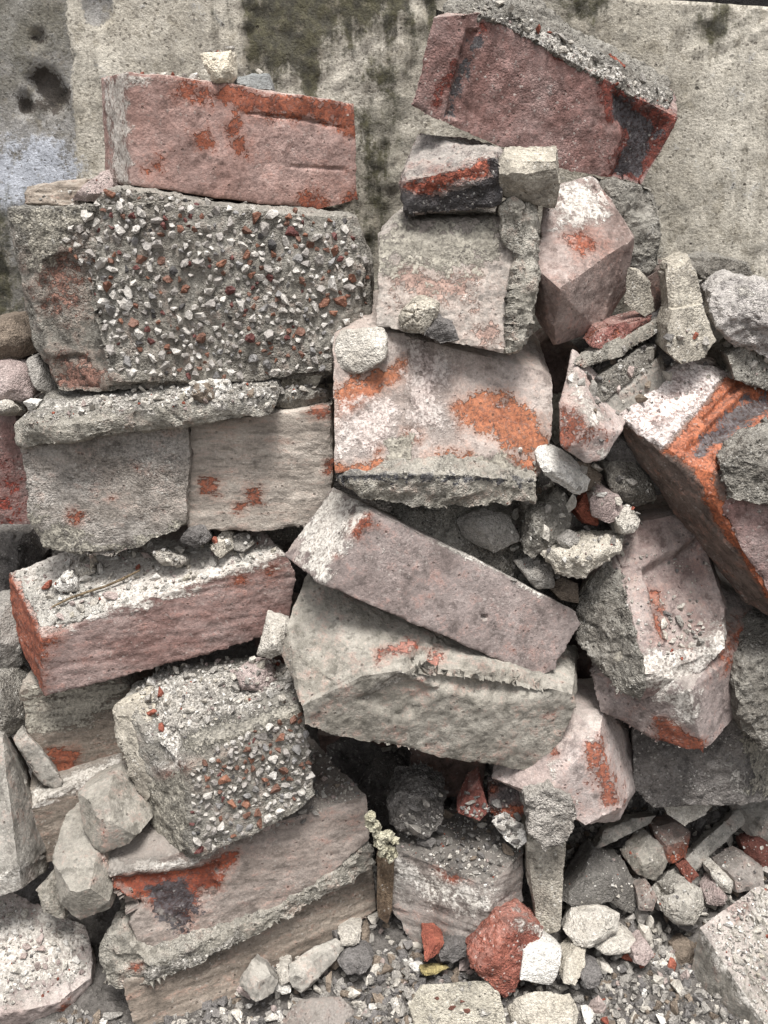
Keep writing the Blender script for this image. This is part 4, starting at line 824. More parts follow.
for i_, (x, y, Y, rad, mt) in enumerate(((556, 366, 1.03, 34, M_shade), (598, 372, 1.06, 40, M_soot_shade), (640, 400, 1.04, 36, M_shade), (690, 400, 1.08, 40, M_soot_shade), (735, 330, 1.09, 44, M_grey), (545, 470, 1.04, 30, M_soot_shade), (600, 470, 1.04, 40, M_soot_shade),
    (560, 530, 1.03, 40, M_soot_shade), (505, 530, 1.02, 40, M_soot_shade), (440, 520, 1.03, 44, M_shade), (590, 610, 1.02, 40, M_soot_shade), (575, 660, 1.0, 44, M_shade), (590, 720, 1.0, 44, M_soot_shade), (285, 540, 1.06, 40, M_soot_shade), (290, 640, 1.02, 40, M_shade), (5, 560, 1.08, 40, M_soot_shade), (0, 640, 1.02, 44, M_shade),
    (350, 770, 1.02, 50, M_soot_shade), (440, 770, 1.04, 44, M_shade), (385, 800, .98, 40, M_soot_shade), (540, 870, .92, 30, M_soot_shade), (740, 590, 1.0, 40, M_soot_shade), (745, 650, 1.0, 44, M_soot_shade), (345, 400, 1.05, 40, M_soot_shade), (330, 640, 1.0, 44, M_soot_shade), (100, 940, .90, 40, M_soot_shade), (110, 880, .90, 34, M_soot_shade), (760, 780, 1.02, 50, M_shade), (40, 720, .97, 40, M_shade), (130, 800, .97, 40, M_soot_shade))):
    rr_ = random.Random(i_); a0 = rr_.uniform(0, 1)  # dark filler stones added behind the bricks so the gaps read as shade
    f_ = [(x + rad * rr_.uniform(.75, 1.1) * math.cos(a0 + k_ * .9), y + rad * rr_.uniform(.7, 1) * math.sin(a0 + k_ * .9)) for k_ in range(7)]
    rock('Z%d' % i_, 'rubble_stone', 'stone', 'filler stone added in the gaps, its dark tone standing for shade', f_, (Y, 0, -.04), mt, e=(0, .06, 0), group='filler stones added in the gaps', vox=.003)

thing('MB', 'mortar_chunk', 'mortar', 'shaded rough mortar bed lying behind the upper edge of the sloping mauve brick',
  [dict(f=[(385, 505, .925), (470, 500, .94), (545, 540, .95), (562, 585, .94), (535, 592, .925), (470, 560, .91), (400, 524, .90)], e=(.03, .05, 0))], M_mortg, vox=.002, low=.003, mid=.002, flake=.001)
rock('MC', 'rubble_stone', 'stone', 'grey broken stone in the shadow under the central brick mortar bed', [(455, 520), (480, 508), (510, 515), (520, 540), (495, 552), (465, 540)], (.915, .02, -.04), ST_grey)
# ------------------------------------------------------------------ garden wall
def ground_h(x, y):
    h = 0.42 * np.clip((y - 0.97) / 0.2, 0, 1) ** 1.3  # unseen soil slope added behind the pile, keeping light out of the gaps
    side = np.clip((x - 0.12) / 0.12, 0, 1)
    h = h * (1 - 0.0 * side) + 0.03 * np.clip((y - .82) / .2, 0, 1) * side
    return h - .045 + .04 * np.clip((y - .70) / .18, 0, 1)
WALLY = 1.175
def wall_top(x): return 0.934 - 0.06 * np.clip(x - 0.32, -0.6, 1.2)
nx, nz = 300, 210
xs = np.linspace(-.62, .62, nx)
grid = []
zz = np.linspace(-.08, 1, nz)
XX, TT = np.meshgrid(xs, zz)
ZZ = TT * wall_top(XX)
V = np.stack([XX.ravel(), np.full(XX.size, WALLY), ZZ.ravel()], 1)
px = project(V)
q = V + 3.3
nw = fbm(q * 60, 3, 4, .6); nl = fbm(q * 14, 9, 3)
def area(*shapes, k=14.0):
    a = np.full(len(V), -1.0)
    for s_ in shapes: a = np.maximum(a, np.clip(sdf_any(px, s_) / k, -1, 1))
    return a
bare = area([(-40, -30), (66, -30), (66, 20), (72, 60), (70, 100), (76, 140), (78, 200), (60, 330), (-40, 330)], [(82, -10), (113, -10), (112, 18), (100, 28), (84, 20)], k=8)
holes = area([(26, 78), (38, 66), (52, 72), (66, 92), (64, 108), (48, 115), (32, 92)], [(17, 100), (26, 95), (32, 104), (28, 112), (18, 110)], [(27, 34), (38, 31), (42, 40), (34, 45)], k=9)
moss = area([(236, -40), (430, -40), (420, 40), (396, 28), (350, 40), (330, 70), (310, 88), (290, 96), (262, 78), (240, 60)], [(372, 55), (386, 70), (378, 95), (366, 80)], [(700, -10), (742, 5), (730, 30), (712, 48), (704, 25)], [(560, -10), (600, -5), (590, 25), (575, 12)], [(-30, 200), (18, 205), (20, 330), (-30, 330)], [(360, 110), (385, 120), (380, 250), (362, 250)], [(420, -20), (440, -20), (425, 40), (412, 60)], k=40)
soot = area([(355, 100), (400, 90), (412, 170), (395, 235), (360, 250), (358, 180)], [(440, -30), (560, -30), (575, 40), (540, 60), (480, 30)], [(-30, -30), (66, -30), (66, 80), (30, 70), (-30, 60)], k=40)
blue = area([(-30, 150), (50, 140), (78, 165), (76, 200), (-30, 215)], k=22)
def sm(a, w=.35): return np.clip(a / w * .5 + .5, 0, 1)
disp = .0016 * nl + .0009 * nw - .006 * sm(bare + .3 * nw, .3) - .010 * sm(holes + .35 * nw, .4) + .0016 * sm(moss + .8 * nw, .4) * (1 + nw)
V[:, 1] -= disp
faces = []
for j in range(nz - 1):
    r = j * nx
    faces += [(r + i, r + i + 1, r + nx + i + 1, r + nx + i) for i in range(nx - 1)]
loop = list(range(0, nx)) + [nx * (j + 1) - 1 for j in range(1, nz)] + [nx * (nz - 1) + i for i in range(nx - 2, -1, -1)] + [nx * j for j in range(nz - 2, 0, -1)]
n0 = len(V)
VB = V[loop].copy(); VB[:, 1] = WALLY + .2
VA = np.concatenate([V, VB])
m = len(loop)
faces += [(loop[(i + 1) % m], loop[i], n0 + i, n0 + (i + 1) % m) for i in range(m)]
faces.append(tuple(n0 + i for i in range(m))[::-1])
me = bpy.data.meshes.new('garden_wall'); me.from_pydata(VA.tolist(), [], faces); me.update()
for nm, a in (('bare', bare), ('holes', holes), ('moss', moss), ('soot', soot), ('blue', blue)):
    set_attr(me, nm, np.concatenate([a, a[loop]]))
me.polygons.foreach_set('use_smooth', np.ones(len(me.polygons), bool))
t = NT('old_plaster')
nl_ = t.noise(9, 5, .65); nm_ = t.noise(48, 5, .7); nf_ = t.noise(260, 4, .75); ng_ = t.noise(900, 2)
wob = t.math('ADD', t.math('MULTIPLY', t.math('SUBTRACT', nm_, .5), 4.2), t.math('MULTIPLY', t.math('SUBTRACT', nf_, .5), 2.4))
vg = t.n('ShaderNodeTexVoronoi'); vg.inputs['Scale'].default_value = 420; t.l(t.co, vg.inputs['Vector'])
sx = t.n('ShaderNodeSeparateColor'); t.l(vg.outputs['Color'], sx.inputs[0])
c = t.mix(t.ramp(nl_, .38, .62), S('#bfb8ab'), S('#9d9689'))
c = t.mix(t.math('MULTIPLY', t.ramp(t.noise(24, 6, .72, 0, t.math_vec(t.co, 3.3)), .55, .62), .5), c, S('#8b867c'))
c = t.mix(t.ramp(nm_, .4, .7, 0, .6), c, S('#a8a296'))
drip = t.noise(30, 5, .65, 0, t.scale(1.8, 1, .28))
c = t.mix(t.ramp(drip, .48, .68, 0, .6), c, S('#837d72'))
def L(a, w=.2): return t.ramp(t.math('ADD', t.attr(a), wob), -w, w)
cb = t.mix(t.ramp(t.noise(26, 5, .65), .35, .65), S('#96938f'), S('#6f6b64'))
c = t.mix(L('bare', .12), c, cb)
c = t.mix(t.math('MULTIPLY', L('blue', .6), .75), c, S('#b9bdc6'))
c = t.mix(t.math('MULTIPLY', L('soot', .5), .6), c, S('#625e52'))
cm = t.mix(t.ramp(t.noise(70, 5, .7), .35, .65), S('#47442f'), S('#292820'))
mz = t.ramp(t.math('ADD', t.attr('moss'), t.math('ADD', t.math('MULTIPLY', wob, .6), t.math('MULTIPLY', t.math('SUBTRACT', drip, .5), 2.6))), -.4, .5)
c = t.mix(t.math('MULTIPLY', mz, .9), c, cm)
c = t.mix(t.math('MULTIPLY', L('holes', .15), .9), c, S('#3b3530'))
sp = t.vor(75); keep = t.ramp(t.noise(22, 3, .6), .56, .64)
pit = t.math('MULTIPLY', t.ramp(sp, .09, .17, 1, 0), keep)
c = t.mix(t.math('MULTIPLY', pit, .8), c, S('#37312b'))
c = t.mix(t.ramp(nm_, .36, .45, .55, 0), c, S('#7a7365'))

c = t.mix(t.ramp(sx.outputs[1], .93, .97, 0, .6), c, S('#4a443c'))
g = t.math('ADD', t.math('MULTIPLY', t.math('SUBTRACT', nf_, .5), 1.6), t.math('ADD', t.math('MULTIPLY', t.math('SUBTRACT', ng_, .5), .9), t.math('MULTIPLY', t.math('SUBTRACT', sx.outputs[0], .5), .16)))
g = t.math('MAXIMUM', t.math('ADD', 1.0, g), .25)
gg = t.n('ShaderNodeCombineXYZ')
for k in range(3): t.l(g, gg.inputs[k])
c = t.mix(1.0, c, gg.outputs[0], 'MULTIPLY')
t.l(c, t.b.inputs['Base Color']); t.b.inputs['Roughness'].default_value = .95
h = t.math('ADD', t.math('MULTIPLY', nm_, .5), t.math('ADD', t.math('MULTIPLY', nf_, .6), t.math('MULTIPLY', vg.outputs['Distance'], -.05)))
h = t.math('SUBTRACT', h, t.math('MULTIPLY', pit, .8))
t.bump(h, .0034)
me.materials.append(t.m)
wall = bpy.data.objects.new('garden_wall', me); COL.objects.link(wall)
tag(wall, 'old mossy plastered wall with flaked patches standing behind the brick pile', 'wall')

# dark backdrop added to close off bright sky over the wall's top corner
bm = bmesh.new()
for i in range(9):
    r = bmesh.ops.create_cube(bm, size=1)
    for v in r['verts']:
        v.co = Vector((.18 + i * .121 + v.co.x * .118, 1.6 + v.co.y * .02 + .004 * (i % 2), .62 + v.co.z * 1.24))
me = bpy.data.meshes.new('dark_backdrop'); bm.to_mesh(me); bm.free()
me.materials.append(stone('dark_backdrop_tone', S('#2e2b29'), S('#232120')))
o = bpy.data.objects.new('dark_backdrop', me); COL.objects.link(o)
tag(o, 'added dark fence just visible over the top corner of the plastered wall', 'backdrop')

# ------------------------------------------------------------------ ground
ax = np.concatenate([-np.geomspace(60, .66, 26), np.linspace(-.6, .6, 260), np.geomspace(.66, 60, 26)])
ay = np.concatenate([-np.geomspace(60, .3, 20), np.linspace(-.2, .5, 12), np.linspace(.52, 1.25, 170), np.geomspace(1.3, 60, 24)])
GX, GY = np.meshgrid(ax, ay)
gv = np.stack([GX.ravel(), GY.ravel(), np.zeros(GX.size)], 1)
loc = (np.abs(gv[:, 0]) < .62) & (gv[:, 1] > .5) & (gv[:, 1] < 1.26)
gv[:, 2] = np.where(gv[:, 1] < 1.3, ground_h(gv[:, 0], gv[:, 1]), -.045)
gv[:, 2] += np.where(loc, .006 * fbm(gv * 26, 4, 3) + .003 * fbm(gv * 120, 6, 3), 0)
far = np.abs(gv[:, 0]) > .62
gv[:, 2] = np.where(far, -.045, gv[:, 2])
W = len(ax)
faces = [(j * W + i, j * W + i + 1, (j + 1) * W + i + 1, (j + 1) * W + i) for j in range(len(ay) - 1) for i in range(W - 1)]
me = bpy.data.meshes.new('ground'); me.from_pydata(gv.tolist(), [], faces); me.update()
me.polygons.foreach_set('use_smooth', np.ones(len(me.polygons), bool))
t = NT('grey_rubble_soil')
a_ = t.noise(60, 5, .7); f_ = t.noise(300, 4, .7); v_ = t.vor(210, out='Color'); vd = t.vor(210)
c = t.mix(t.ramp(a_, .35, .65), S('#736e69'), S('#4f4b47'))
c = t.mix(t.ramp(f_, .55, .7, 0, .6), c, S('#8f8a83'))
t.l(c, t.b.inputs['Base Color']); t.b.inputs['Roughness'].default_value = .95
t.bump(t.math('ADD', t.math('MULTIPLY', a_, .6), t.math('SUBTRACT', f_, t.math('MULTIPLY', vd, .5))), .006)
me.materials.append(t.m)
ground = bpy.data.objects.new('ground', me); COL.objects.link(ground); tag(ground, kind='structure')

# ------------------------------------------------------------------ loose pieces: little broken stones in a few shapes and colours
def rock_geo(seed, n=12, flat=.7):
    r = np.random.default_rng(seed)
    p = r.normal(size=(n, 3)); p /= np.linalg.norm(p, axis=1)[:, None]
    p *= r.uniform(.75, 1.05, (n, 1)); p *= np.array([1, r.uniform(.65, .95), flat * r.uniform(.75, 1.1)])
    bm = bmesh.new()
    vs = [bm.verts.new(x) for x in p]
    rr = bmesh.ops.convex_hull(bm, input=vs)
    junk = [g_ for g_ in rr['geom_interior'] + rr['geom_unused'] if isinstance(g_, bmesh.types.BMVert)]
    bmesh.ops.delete(bm, geom=list(set(junk)), context='VERTS')
    bmesh.ops.triangulate(bm, faces=bm.faces)
    return bm
def geo_arrays(bm):
    bm.verts.index_update()
    V = np.array([v.co[:] for v in bm.verts]); F = np.array([[v.index for v in f.verts] for f in bm.faces])
    return V, F
COARSE = [geo_arrays(rock_geo(500 + i, 11 + i % 4, .85)) for i in range(10)]
FINE = []
for i in range(8):
    bm = rock_geo(700 + i, 13)
    m_, _pl = solid_mesh([np.array([v.co[:] for v in bm.verts])], .13); bm.free()
    V = get_co(m_); e_ = get_edges(m_); dg_ = np.maximum(np.bincount(e_.ravel(), minlength=len(V)), 1).astype(float)
    V = snap(.7 * V + .3 * lap(V, e_, dg_), _pl, .13)
    V = V * (1 + .05 * fbm(V * 3.1 + i, 40 + i, 3))[:, None]
    b2 = bmesh.new(); b2.from_mesh(m_); bmesh.ops.triangulate(b2, faces=b2.faces)
    b2.faces.ensure_lookup_table(); F = np.array([[v.index for v in f.verts] for f in b2.faces]); b2.free(); bpy.data.meshes.remove(m_)
    FINE.append((V, F))
def mesh_from(name, V, F, mat, smooth=False):
    me = bpy.data.meshes.new(name); me.from_pydata(V.tolist(), [], F.tolist()); me.update()
    if smooth: me.polygons.foreach_set('use_smooth', np.ones(len(me.polygons), bool))
    me.materials.append(mat); return me
def rand_rot(r):
    qv = r.normal(size=4); qv /= np.linalg.norm(qv); w, x, y, z = qv
    return np.array([[1 - 2 * (y * y + z * z), 2 * (x * y - z * w), 2 * (x * z + y * w)], [2 * (x * y + z * w), 1 - 2 * (x * x + z * z), 2 * (y * z - x * w)], [2 * (x * z - y * w), 2 * (y * z + x * w), 1 - 2 * (x * x + y * y)]])

bpy.context.view_layer.update()
DG = bpy.context.evaluated_depsgraph_get()
def cast(px_, py_):
    d = Vector(ray(px_, py_)).normalized()
    ok, loc_, no_, idx, ob, mx = sc.ray_cast(DG, Vector(CAM) + d * .05, d)
    if not ok: return None
    return np.array(loc_), np.array(no_), ob
def cast_down(p, Y):
    o_ = P(p[0], p[1], Y) + np.array([0, 0, .07])
    ok, l_, n_, i_, ob, mx = sc.ray_cast(DG, Vector(o_), Vector((0, 0, -1)))
    return (np.array(l_), np.array(n_), ob) if ok else None
def pick(poly, r):
    poly = np.array(poly, float); lo, hi = poly.min(0), poly.max(0)
    while True:
        p = r.uniform(lo, hi)
        if sdf_poly(p[None], poly)[0] > 0: return p

# ---- aggregate set in the two pebbled blocks
PEBC = (
    ('white', '#c6c1ba', '#a59f97'), ('milky', '#a39d97', '#88827c'), ('grey', '#8d8a88', '#75726f'),
    ('orange', '#8b6350', '#6f4c3e'), ('brown', '#7a5a4c', '#63473b'), ('maroon', '#6a433e', '#553431'), ('black', '#4b4847', '#3b3938'))
PEB = {k: stone('pebble_' + k, S(a), S(b_), bump=.35, rough=.6, unit=.006) for k, a, b_ in PEBC}
PEBW = {k: stone('pebble_bed_' + k, S(a), S(b_), bump=.35, rough=.6) for k, a, b_ in PEBC}
PW = (('white', .38), ('milky', .24), ('grey', .11), ('orange', .07), ('brown', .10), ('maroon', .06), ('black', .04))
PEBM = {k: [mesh_from('pebble', *FINE[i], PEB[k]) for i in range(8)] for k, _ in PW}
def pebbles(block, poly, count, smin, smax, seed, dens):
    r = np.random.default_rng(seed)
    org = np.array(block['_o']); pts = []; tries = 0
    kinds = [k for k, _ in PW]; ws = np.array([w for _, w in PW]); ws /= ws.sum()
    while len(pts) < count and tries < count * 40:
        tries += 1
        p = pick(poly, r); s_ = smin + (smax - smin) * r.random() ** 1.4
        if vnoise(np.array([[p[0] / 36, p[1] / 36, seed]]), 3)[0] < dens and r.random() < .8: continue
        if any((p[0] - a[0]) ** 2 + (p[1] - a[1]) ** 2 < ((s_ + a[2]) * .74) ** 2 for a in pts): continue
        h_ = cast(*p)
        if h_ is None or h_[2] is not block: continue
        pts.append((p[0], p[1], s_, h_[0], h_[1], kinds[r.choice(len(kinds), p=ws)]))
    pts.sort(key=lambda a: -a[2])
    mats = {}
    VV, FF, MI, nb = [], [], [], 0
    allm = [PEBW[k] for k, _ in PW]
    for i, (x, y, s_, loc_, no_, kd) in enumerate(pts):
        R = rand_rot(r); sz = s_ * .00108
        c_ = loc_ + no_ * sz * r.uniform(-.35, .3)
        if i < 100:
            o = bpy.data.objects.new('pebble', PEBM[kd][r.integers(8)]); COL.objects.link(o); o.parent = block
            M4 = Matrix.LocRotScale(Vector(c_ - org), Matrix(R.tolist()).to_quaternion(), Vector((sz * 1.15, sz, sz)))
            o.matrix_basis = M4
        else:
            v_, f_ = FINE[r.integers(8)] if s_ > 4.6 else COARSE[r.integers(10)]
            VV.append((v_ * sz) @ R.T + c_ - org); FF.append(f_ + nb); nb += len(v_); MI += [kinds.index(kd)] * len(f_)
    if VV:
        me = bpy.data.meshes.new('pebbles'); me.from_pydata(np.concatenate(VV).tolist(), [], np.concatenate(FF).tolist()); me.update()
        for m_ in allm: me.materials.append(m_)
        me.polygons.foreach_set('material_index', np.array(MI, np.int32))
        o = bpy.data.objects.new('pebbles', me); COL.objects.link(o); o.parent = block; o['kind'] = 'stuff'
pebbles(ALL['B2'], [(60, 235), (80, 222), (110, 192), (160, 197), (345, 218), (368, 270), (368, 325), (330, 368), (230, 378), (110, 372), (104, 330), (88, 275)], 560, 3.0, 8.0, 5, -.12)
pebbles(ALL['B7'], [(192, 775), (218, 748), (300, 712), (313, 755), (308, 792), (275, 818), (203, 854), (192, 845)], 300, 2.8, 7.2, 6, -.3)

PBR = stone('brown_pebble', S('#6b4a40'), S('#57392f'), bump=.4, unit=.005)
for k_, (x, y, s_) in enumerate(((452, 1008, 4.5), (467, 1011, 4.5), (437, 998, 3), (462, 1001, 3))):
    h_ = cast(x, y)
    o = bpy.data.objects.new('pebble', mesh_from('pebble', *FINE[k_], PBR)); COL.objects.link(o); o.parent = ALL['H3']
    o.matrix_basis = Matrix.LocRotScale(Vector(h_[0] - np.array(ALL['H3']['_o'])), None, Vector((s_ * .0012, s_ * .0009, s_ * .0009)))

# ---- crumbs that one could pick up, each its own object
CR = {}; PEN = {}
def crumb_mesh(kd):
    m_ = STC[kd]
    if kd not in CR: CR[kd] = [mesh_from('mortar_crumb', *COARSE[i], m_) for i in range(8)]
    return CR[kd]
def crumbs(poly, count, smin, smax, seed, mix, place, group, minz=.25, name='mortar_crumb', drop=None, on=None):
    """loose bits resting on what lies under this part of the pile"""
    r = np.random.default_rng(seed); done = 0; tries = 0; got = []
    ks = list(mix); ws = np.array([mix[k] for k in ks], float); ws /= ws.sum()
    while done < count and tries < count * 30:
        tries += 1
        p = pick(poly, r); s_ = smin + (smax - smin) * r.random() ** 1.7
        if any((p[0] - a[0]) ** 2 + (p[1] - a[1]) ** 2 < ((s_ + a[2]) * .75) ** 2 for a in got): continue
        h_ = cast(*p) if drop is None else cast_down(p, r.uniform(*drop))
        if h_ is None or h_[1][2] < minz or (on and not h_[2].name.startswith(on)): continue
        got.append((p[0], p[1], s_))
        kd = ks[r.choice(len(ks), p=ws)]
        sz = s_ * .00095
        mw = Matrix.LocRotScale(Vector(h_[0] + np.array([0, 0, sz * .5])), Matrix(rand_rot(r).tolist()).to_quaternion(), Vector((sz * 1.2, sz, sz * .85)))
        w = {'pale': 'pale', 'white': 'white', 'grey': 'grey', 'dark': 'dark', 'red': 'red', 'cream': 'cream', 'pink': 'pinkish', 'brown': 'brown'}[kd]
        nm_ = 'brick_chip' if kd == 'red' else name
        PEN.setdefault(nm_, []).append((s_, kd, int(r.integers(8)), mw, f'small {w} {"brick chip" if kd == "red" else ("stone" if name == "loose_stone" else "crumb")} {place}', {'brick_chip': 'chip', 'loose_stone': 'stone'}.get(nm_, 'crumb'), f'{w} {group}'))
        done += 1
MIXP = dict(pale=4, white=3, grey=2, cream=1, pink=1.2, red=.3)
MIXG = dict(pale=2.6, white=1, grey=4.5, dark=2.2, brown=1.5, pink=1.2, red=.3)
crumbs([(45, 590), (60, 560), (150, 545), (240, 535), (280, 540), (285, 552), (200, 580), (110, 605), (60, 625)], 90, 2.8, 8.5, 21, MIXP, 'among the litter on the long red brick', 'crumbs on the long red brick')
crumbs([(135, 690), (160, 668), (250, 655), (290, 670), (295, 700), (200, 725), (165, 735), (150, 715)], 110, 2.8, 9, 22, MIXP, 'in the litter on the smaller pebbled block', 'crumbs on the smaller pebbled block')
crumbs([(75, 405), (130, 392), (250, 380), (275, 388), (270, 398), (130, 410), (80, 415)], 70, 2.2, 6.5, 23, MIXP, 'on the mortar lip below the big pebbled block', 'crumbs on the mortar lip', minz=.1)
crumbs([(240, 395), (325, 380), (330, 402), (270, 410)], 26, 2.5, 7, 24, MIXG, 'at the open end of the plastered bricks', 'crumbs by the plastered bricks', minz=.1)
crumbs([(130, 80), (140, 76), (200, 84), (262, 95), (200, 94)], 26, 2.5, 6.5, 25, dict(pale=3, grey=3, white=1.5, red=.7), 'on top of the uppermost mauve brick', 'crumbs on the uppermost mauve brick', minz=.2, drop=(.995, 1.05))
crumbs([(490, 0), (560, 38), (665, 95), (665, 112), (560, 55), (480, 15)], 50, 2.5, 6.5, 26, dict(pale=3, white=2, grey=3, red=.5), 'on the mortar of the topmost purple brick', 'crumbs on the topmost purple brick', minz=.2)
crumbs([(662, 615), (685, 608), (700, 625), (702, 645), (680, 652), (665, 640)], 34, 3.5, 9, 27, dict(grey=4, dark=1, pale=3), 'nesting in the hollow of the frogged brick', 'crumbs in the frogged brick', minz=-.3)
crumbs([(400, 830), (420, 800), (455, 790), (520, 815), (520, 850), (490, 880), (440, 862)], 110, 3.5, 12, 28, dict(dark=5, grey=3, pale=.6, brown=1), 'in the dark dirt on the grey brick half', 'crumbs on the dirt topped brick', minz=.1)
crumbs([(715, 930), (755, 895), (768, 900), (768, 1010), (745, 980)], 60, 2.4, 6.5, 29, MIXP, 'covering the brick in the lower corner', 'crumbs on the corner brick', minz=.2)
crumbs([(310, 745), (335, 760), (360, 795), (300, 825), (240, 845), (300, 800)], 40, 2.2, 5.5, 30, MIXG, 'on the dusty top of the scarred brick', 'crumbs on the scarred brick', minz=.2)
crumbs([(0, 905), (60, 925), (88, 945), (85, 975), (0, 1005)], 50, 2.4, 7, 31, dict(white=3, pale=3, pink=3, grey=1), 'on the pale corner slab', 'crumbs on the pale corner slab', minz=.15)
crumbs([(520, 440), (560, 500), (600, 440), (660, 510), (620, 560), (560, 600), (510, 590)], 50, 3, 9, 32, MIXG, 'in the rubble between the central and tilted orange bricks', 'crumbs between the bricks', minz=.1)
crumbs([(560, 900), (600, 830), (720, 820), (768, 830), (768, 880), (690, 930), (620, 960)], 34, 6, 15, 44, dict(grey=4, dark=3, pale=1.5, brown=1), 'among the larger shards under the sooty brick', 'larger shards in the shaded corner', minz=.0, name='loose_stone', on='ground')
crumbs([(230, 1024), (300, 970), (390, 910), (480, 970), (560, 960), (640, 950), (690, 960), (690, 1024)], 34, 6, 13, 45, dict(grey=4, dark=2, pale=2, brown=1, pink=1), 'among the larger shards at the bottom edge', 'larger shards at the bottom edge', minz=.0, name='loose_stone', on='ground')
crumbs([(200, 1024), (300, 960), (380, 900), (540, 985), (620, 930), (690, 930), (690, 1024)], 210, 3.5, 12, 33, MIXG, 'lying in the gravel at the foot of the pile', 'stones in the gravel', minz=.0, name='loose_stone', on='ground')
crumbs([(555, 905), (600, 830), (720, 820), (768, 830), (768, 880), (690, 930), (620, 930)], 110, 3.5, 11, 34, dict(grey=4, dark=2, brown=1.5, pale=2, red=.35), 'in the shaded corner rubble under the sooty brick', 'stones in the shaded corner', minz=.0, name='loose_stone', on='ground')
crumbs([(560, 380), (660, 330), (768, 350), (768, 395), (690, 365), (610, 430)], 40, 3, 9, 35, MIXG, 'in the hollow behind the tilted orange brick', 'crumbs in the hollow', minz=.1)

for nm_, lst in PEN.items():
    lst.sort(key=lambda a: -a[0])
    for s_, kd, k_, mw, lab, cat_, grp in lst[:285]:
        o = bpy.data.objects.new(nm_, crumb_mesh(kd)[k_]); COL.objects.link(o); o.matrix_world = mw
        tag(o, lab, cat_, grp)
    rest_ = lst[285:]
    if rest_:
        kinds_ = sorted({a[1] for a in rest_}); VV, FF, MI, nb = [], [], [], 0
        for s_, kd, k_, mw, *_ in rest_:
            v_, f_ = COARSE[k_]; M_ = np.array(mw)
            VV.append(v_ @ M_[:3, :3].T + M_[:3, 3]); FF.append(f_ + nb); nb += len(v_); MI += [kinds_.index(kd)] * len(f_)
        me = bpy.data.meshes.new('fine_crumbs'); me.from_pydata(np.concatenate(VV).tolist(), [], np.concatenate(FF).tolist()); me.update()
        for kd in kinds_: me.materials.append({'pale': ST_pale, 'white': ST_white, 'grey': ST_grey, 'dark': ST_dark, 'red': ST_red, 'cream': ST_cream, 'pink': ST_pink, 'brown': ST_brown}[kd])
        me.polygons.foreach_set('material_index', np.array(MI, np.int32))
        o = bpy.data.objects.new('fine_crumbs', me); COL.objects.link(o); o['kind'] = 'stuff'

# ---- gravel and grit nobody could count
def scatter(name, samples, seed, mats, weights, szs):
    r = np.random.default_rng(seed); VV, FF, MI, nb = [], [], [], 0
    w = np.array(weights, float); w /= w.sum()
    for p in samples:
        v_, f_ = COARSE[r.integers(10)]; sz = szs[0] + (szs[1] - szs[0]) * r.random() ** 3.5
        VV.append((v_ * sz) @ rand_rot(r).T + p + np.array([0, 0, sz * .3])); FF.append(f_ + nb); nb += len(v_)
        MI += [int(r.choice(len(mats), p=w))] * len(f_)
    me = bpy.data.meshes.new(name); me.from_pydata(np.concatenate(VV).tolist(), [], np.concatenate(FF).tolist()); me.update()
    for m_ in mats: me.materials.append(m_)
    me.polygons.foreach_set('material_index', np.array(MI, np.int32))
    o = bpy.data.objects.new(name, me); COL.objects.link(o); o['kind'] = 'stuff'
    return o
r = np.random.default_rng(77)
gx, gy = r.uniform(-.33, .48, 32000), r.uniform(.64, 1.05, 32000)
gp = np.stack([gx, gy, np.zeros(32000)], 1)
keep_ = []
for k_ in range(len(gp)):
    ok, l_, n_, i_, ob, mx = sc.ray_cast(DG, Vector((gx[k_], gy[k_], .30 if gx[k_] < .15 else .12)), Vector((0, 0, -1)))
    if ok and ob.name == 'ground': keep_.append(np.array(l_))
gp = keep_
scatter('gravel', gp, 78, [ST_grey, ST_dark, ST_pale, ST_brown, ST_white, ST_red], [5, 3.5, 1.1, 1.2, .25, .06], (.0008, .0085))
gr = []
for poly, n_ in (([(10, 575), (60, 555), (285, 535), (286, 553), (110, 608), (50, 634)], 700), ([(130, 685), (160, 668), (290, 655), (298, 705), (190, 735), (160, 760)], 700), ([(20, 410), (130, 395), (275, 382), (330, 385), (330, 405), (130, 412), (20, 425)], 500),
   ([(312, 738), (366, 795), (235, 848), (190, 866), (300, 800)], 300), ([(400, 815), (510, 800), (524, 850), (490, 888), (398, 850)], 600), ([(705, 928), (755, 888), (768, 890), (768, 1024)], 500), ([(0, 900), (85, 925), (88, 980), (0, 1012)], 400),
   ([(440, 4), (480, 3), (570, 46), (668, 100), (660, 112), (492, 20)], 350), ([(600, 560), (700, 545), (725, 620), (690, 680), (650, 680)], 250), ([(500, 480), (660, 480), (620, 560), (520, 590)], 300), ([(560, 370), (680, 320), (768, 370), (620, 430)], 250), ([(555, 900), (600, 820), (768, 820), (768, 890), (620, 930)], 500),
   ([(15, 205), (110, 175), (110, 190), (85, 207)], 60), ([(15, 205), (110, 175), (110, 190), (85, 207)], 20)):
    k_ = 0
    while k_ < n_:
        k_ += 1
        h_ = cast(*pick(poly, r))
        if h_ is not None and h_[1][2] > .2: gr.append(h_[0])
scatter('mortar_grit', gr, 79, [ST_pale, ST_white, ST_grey, ST_dark, ST_red, ST_pink], [4, 3, 3.2, 1, .4, 1], (.0008, .0030))

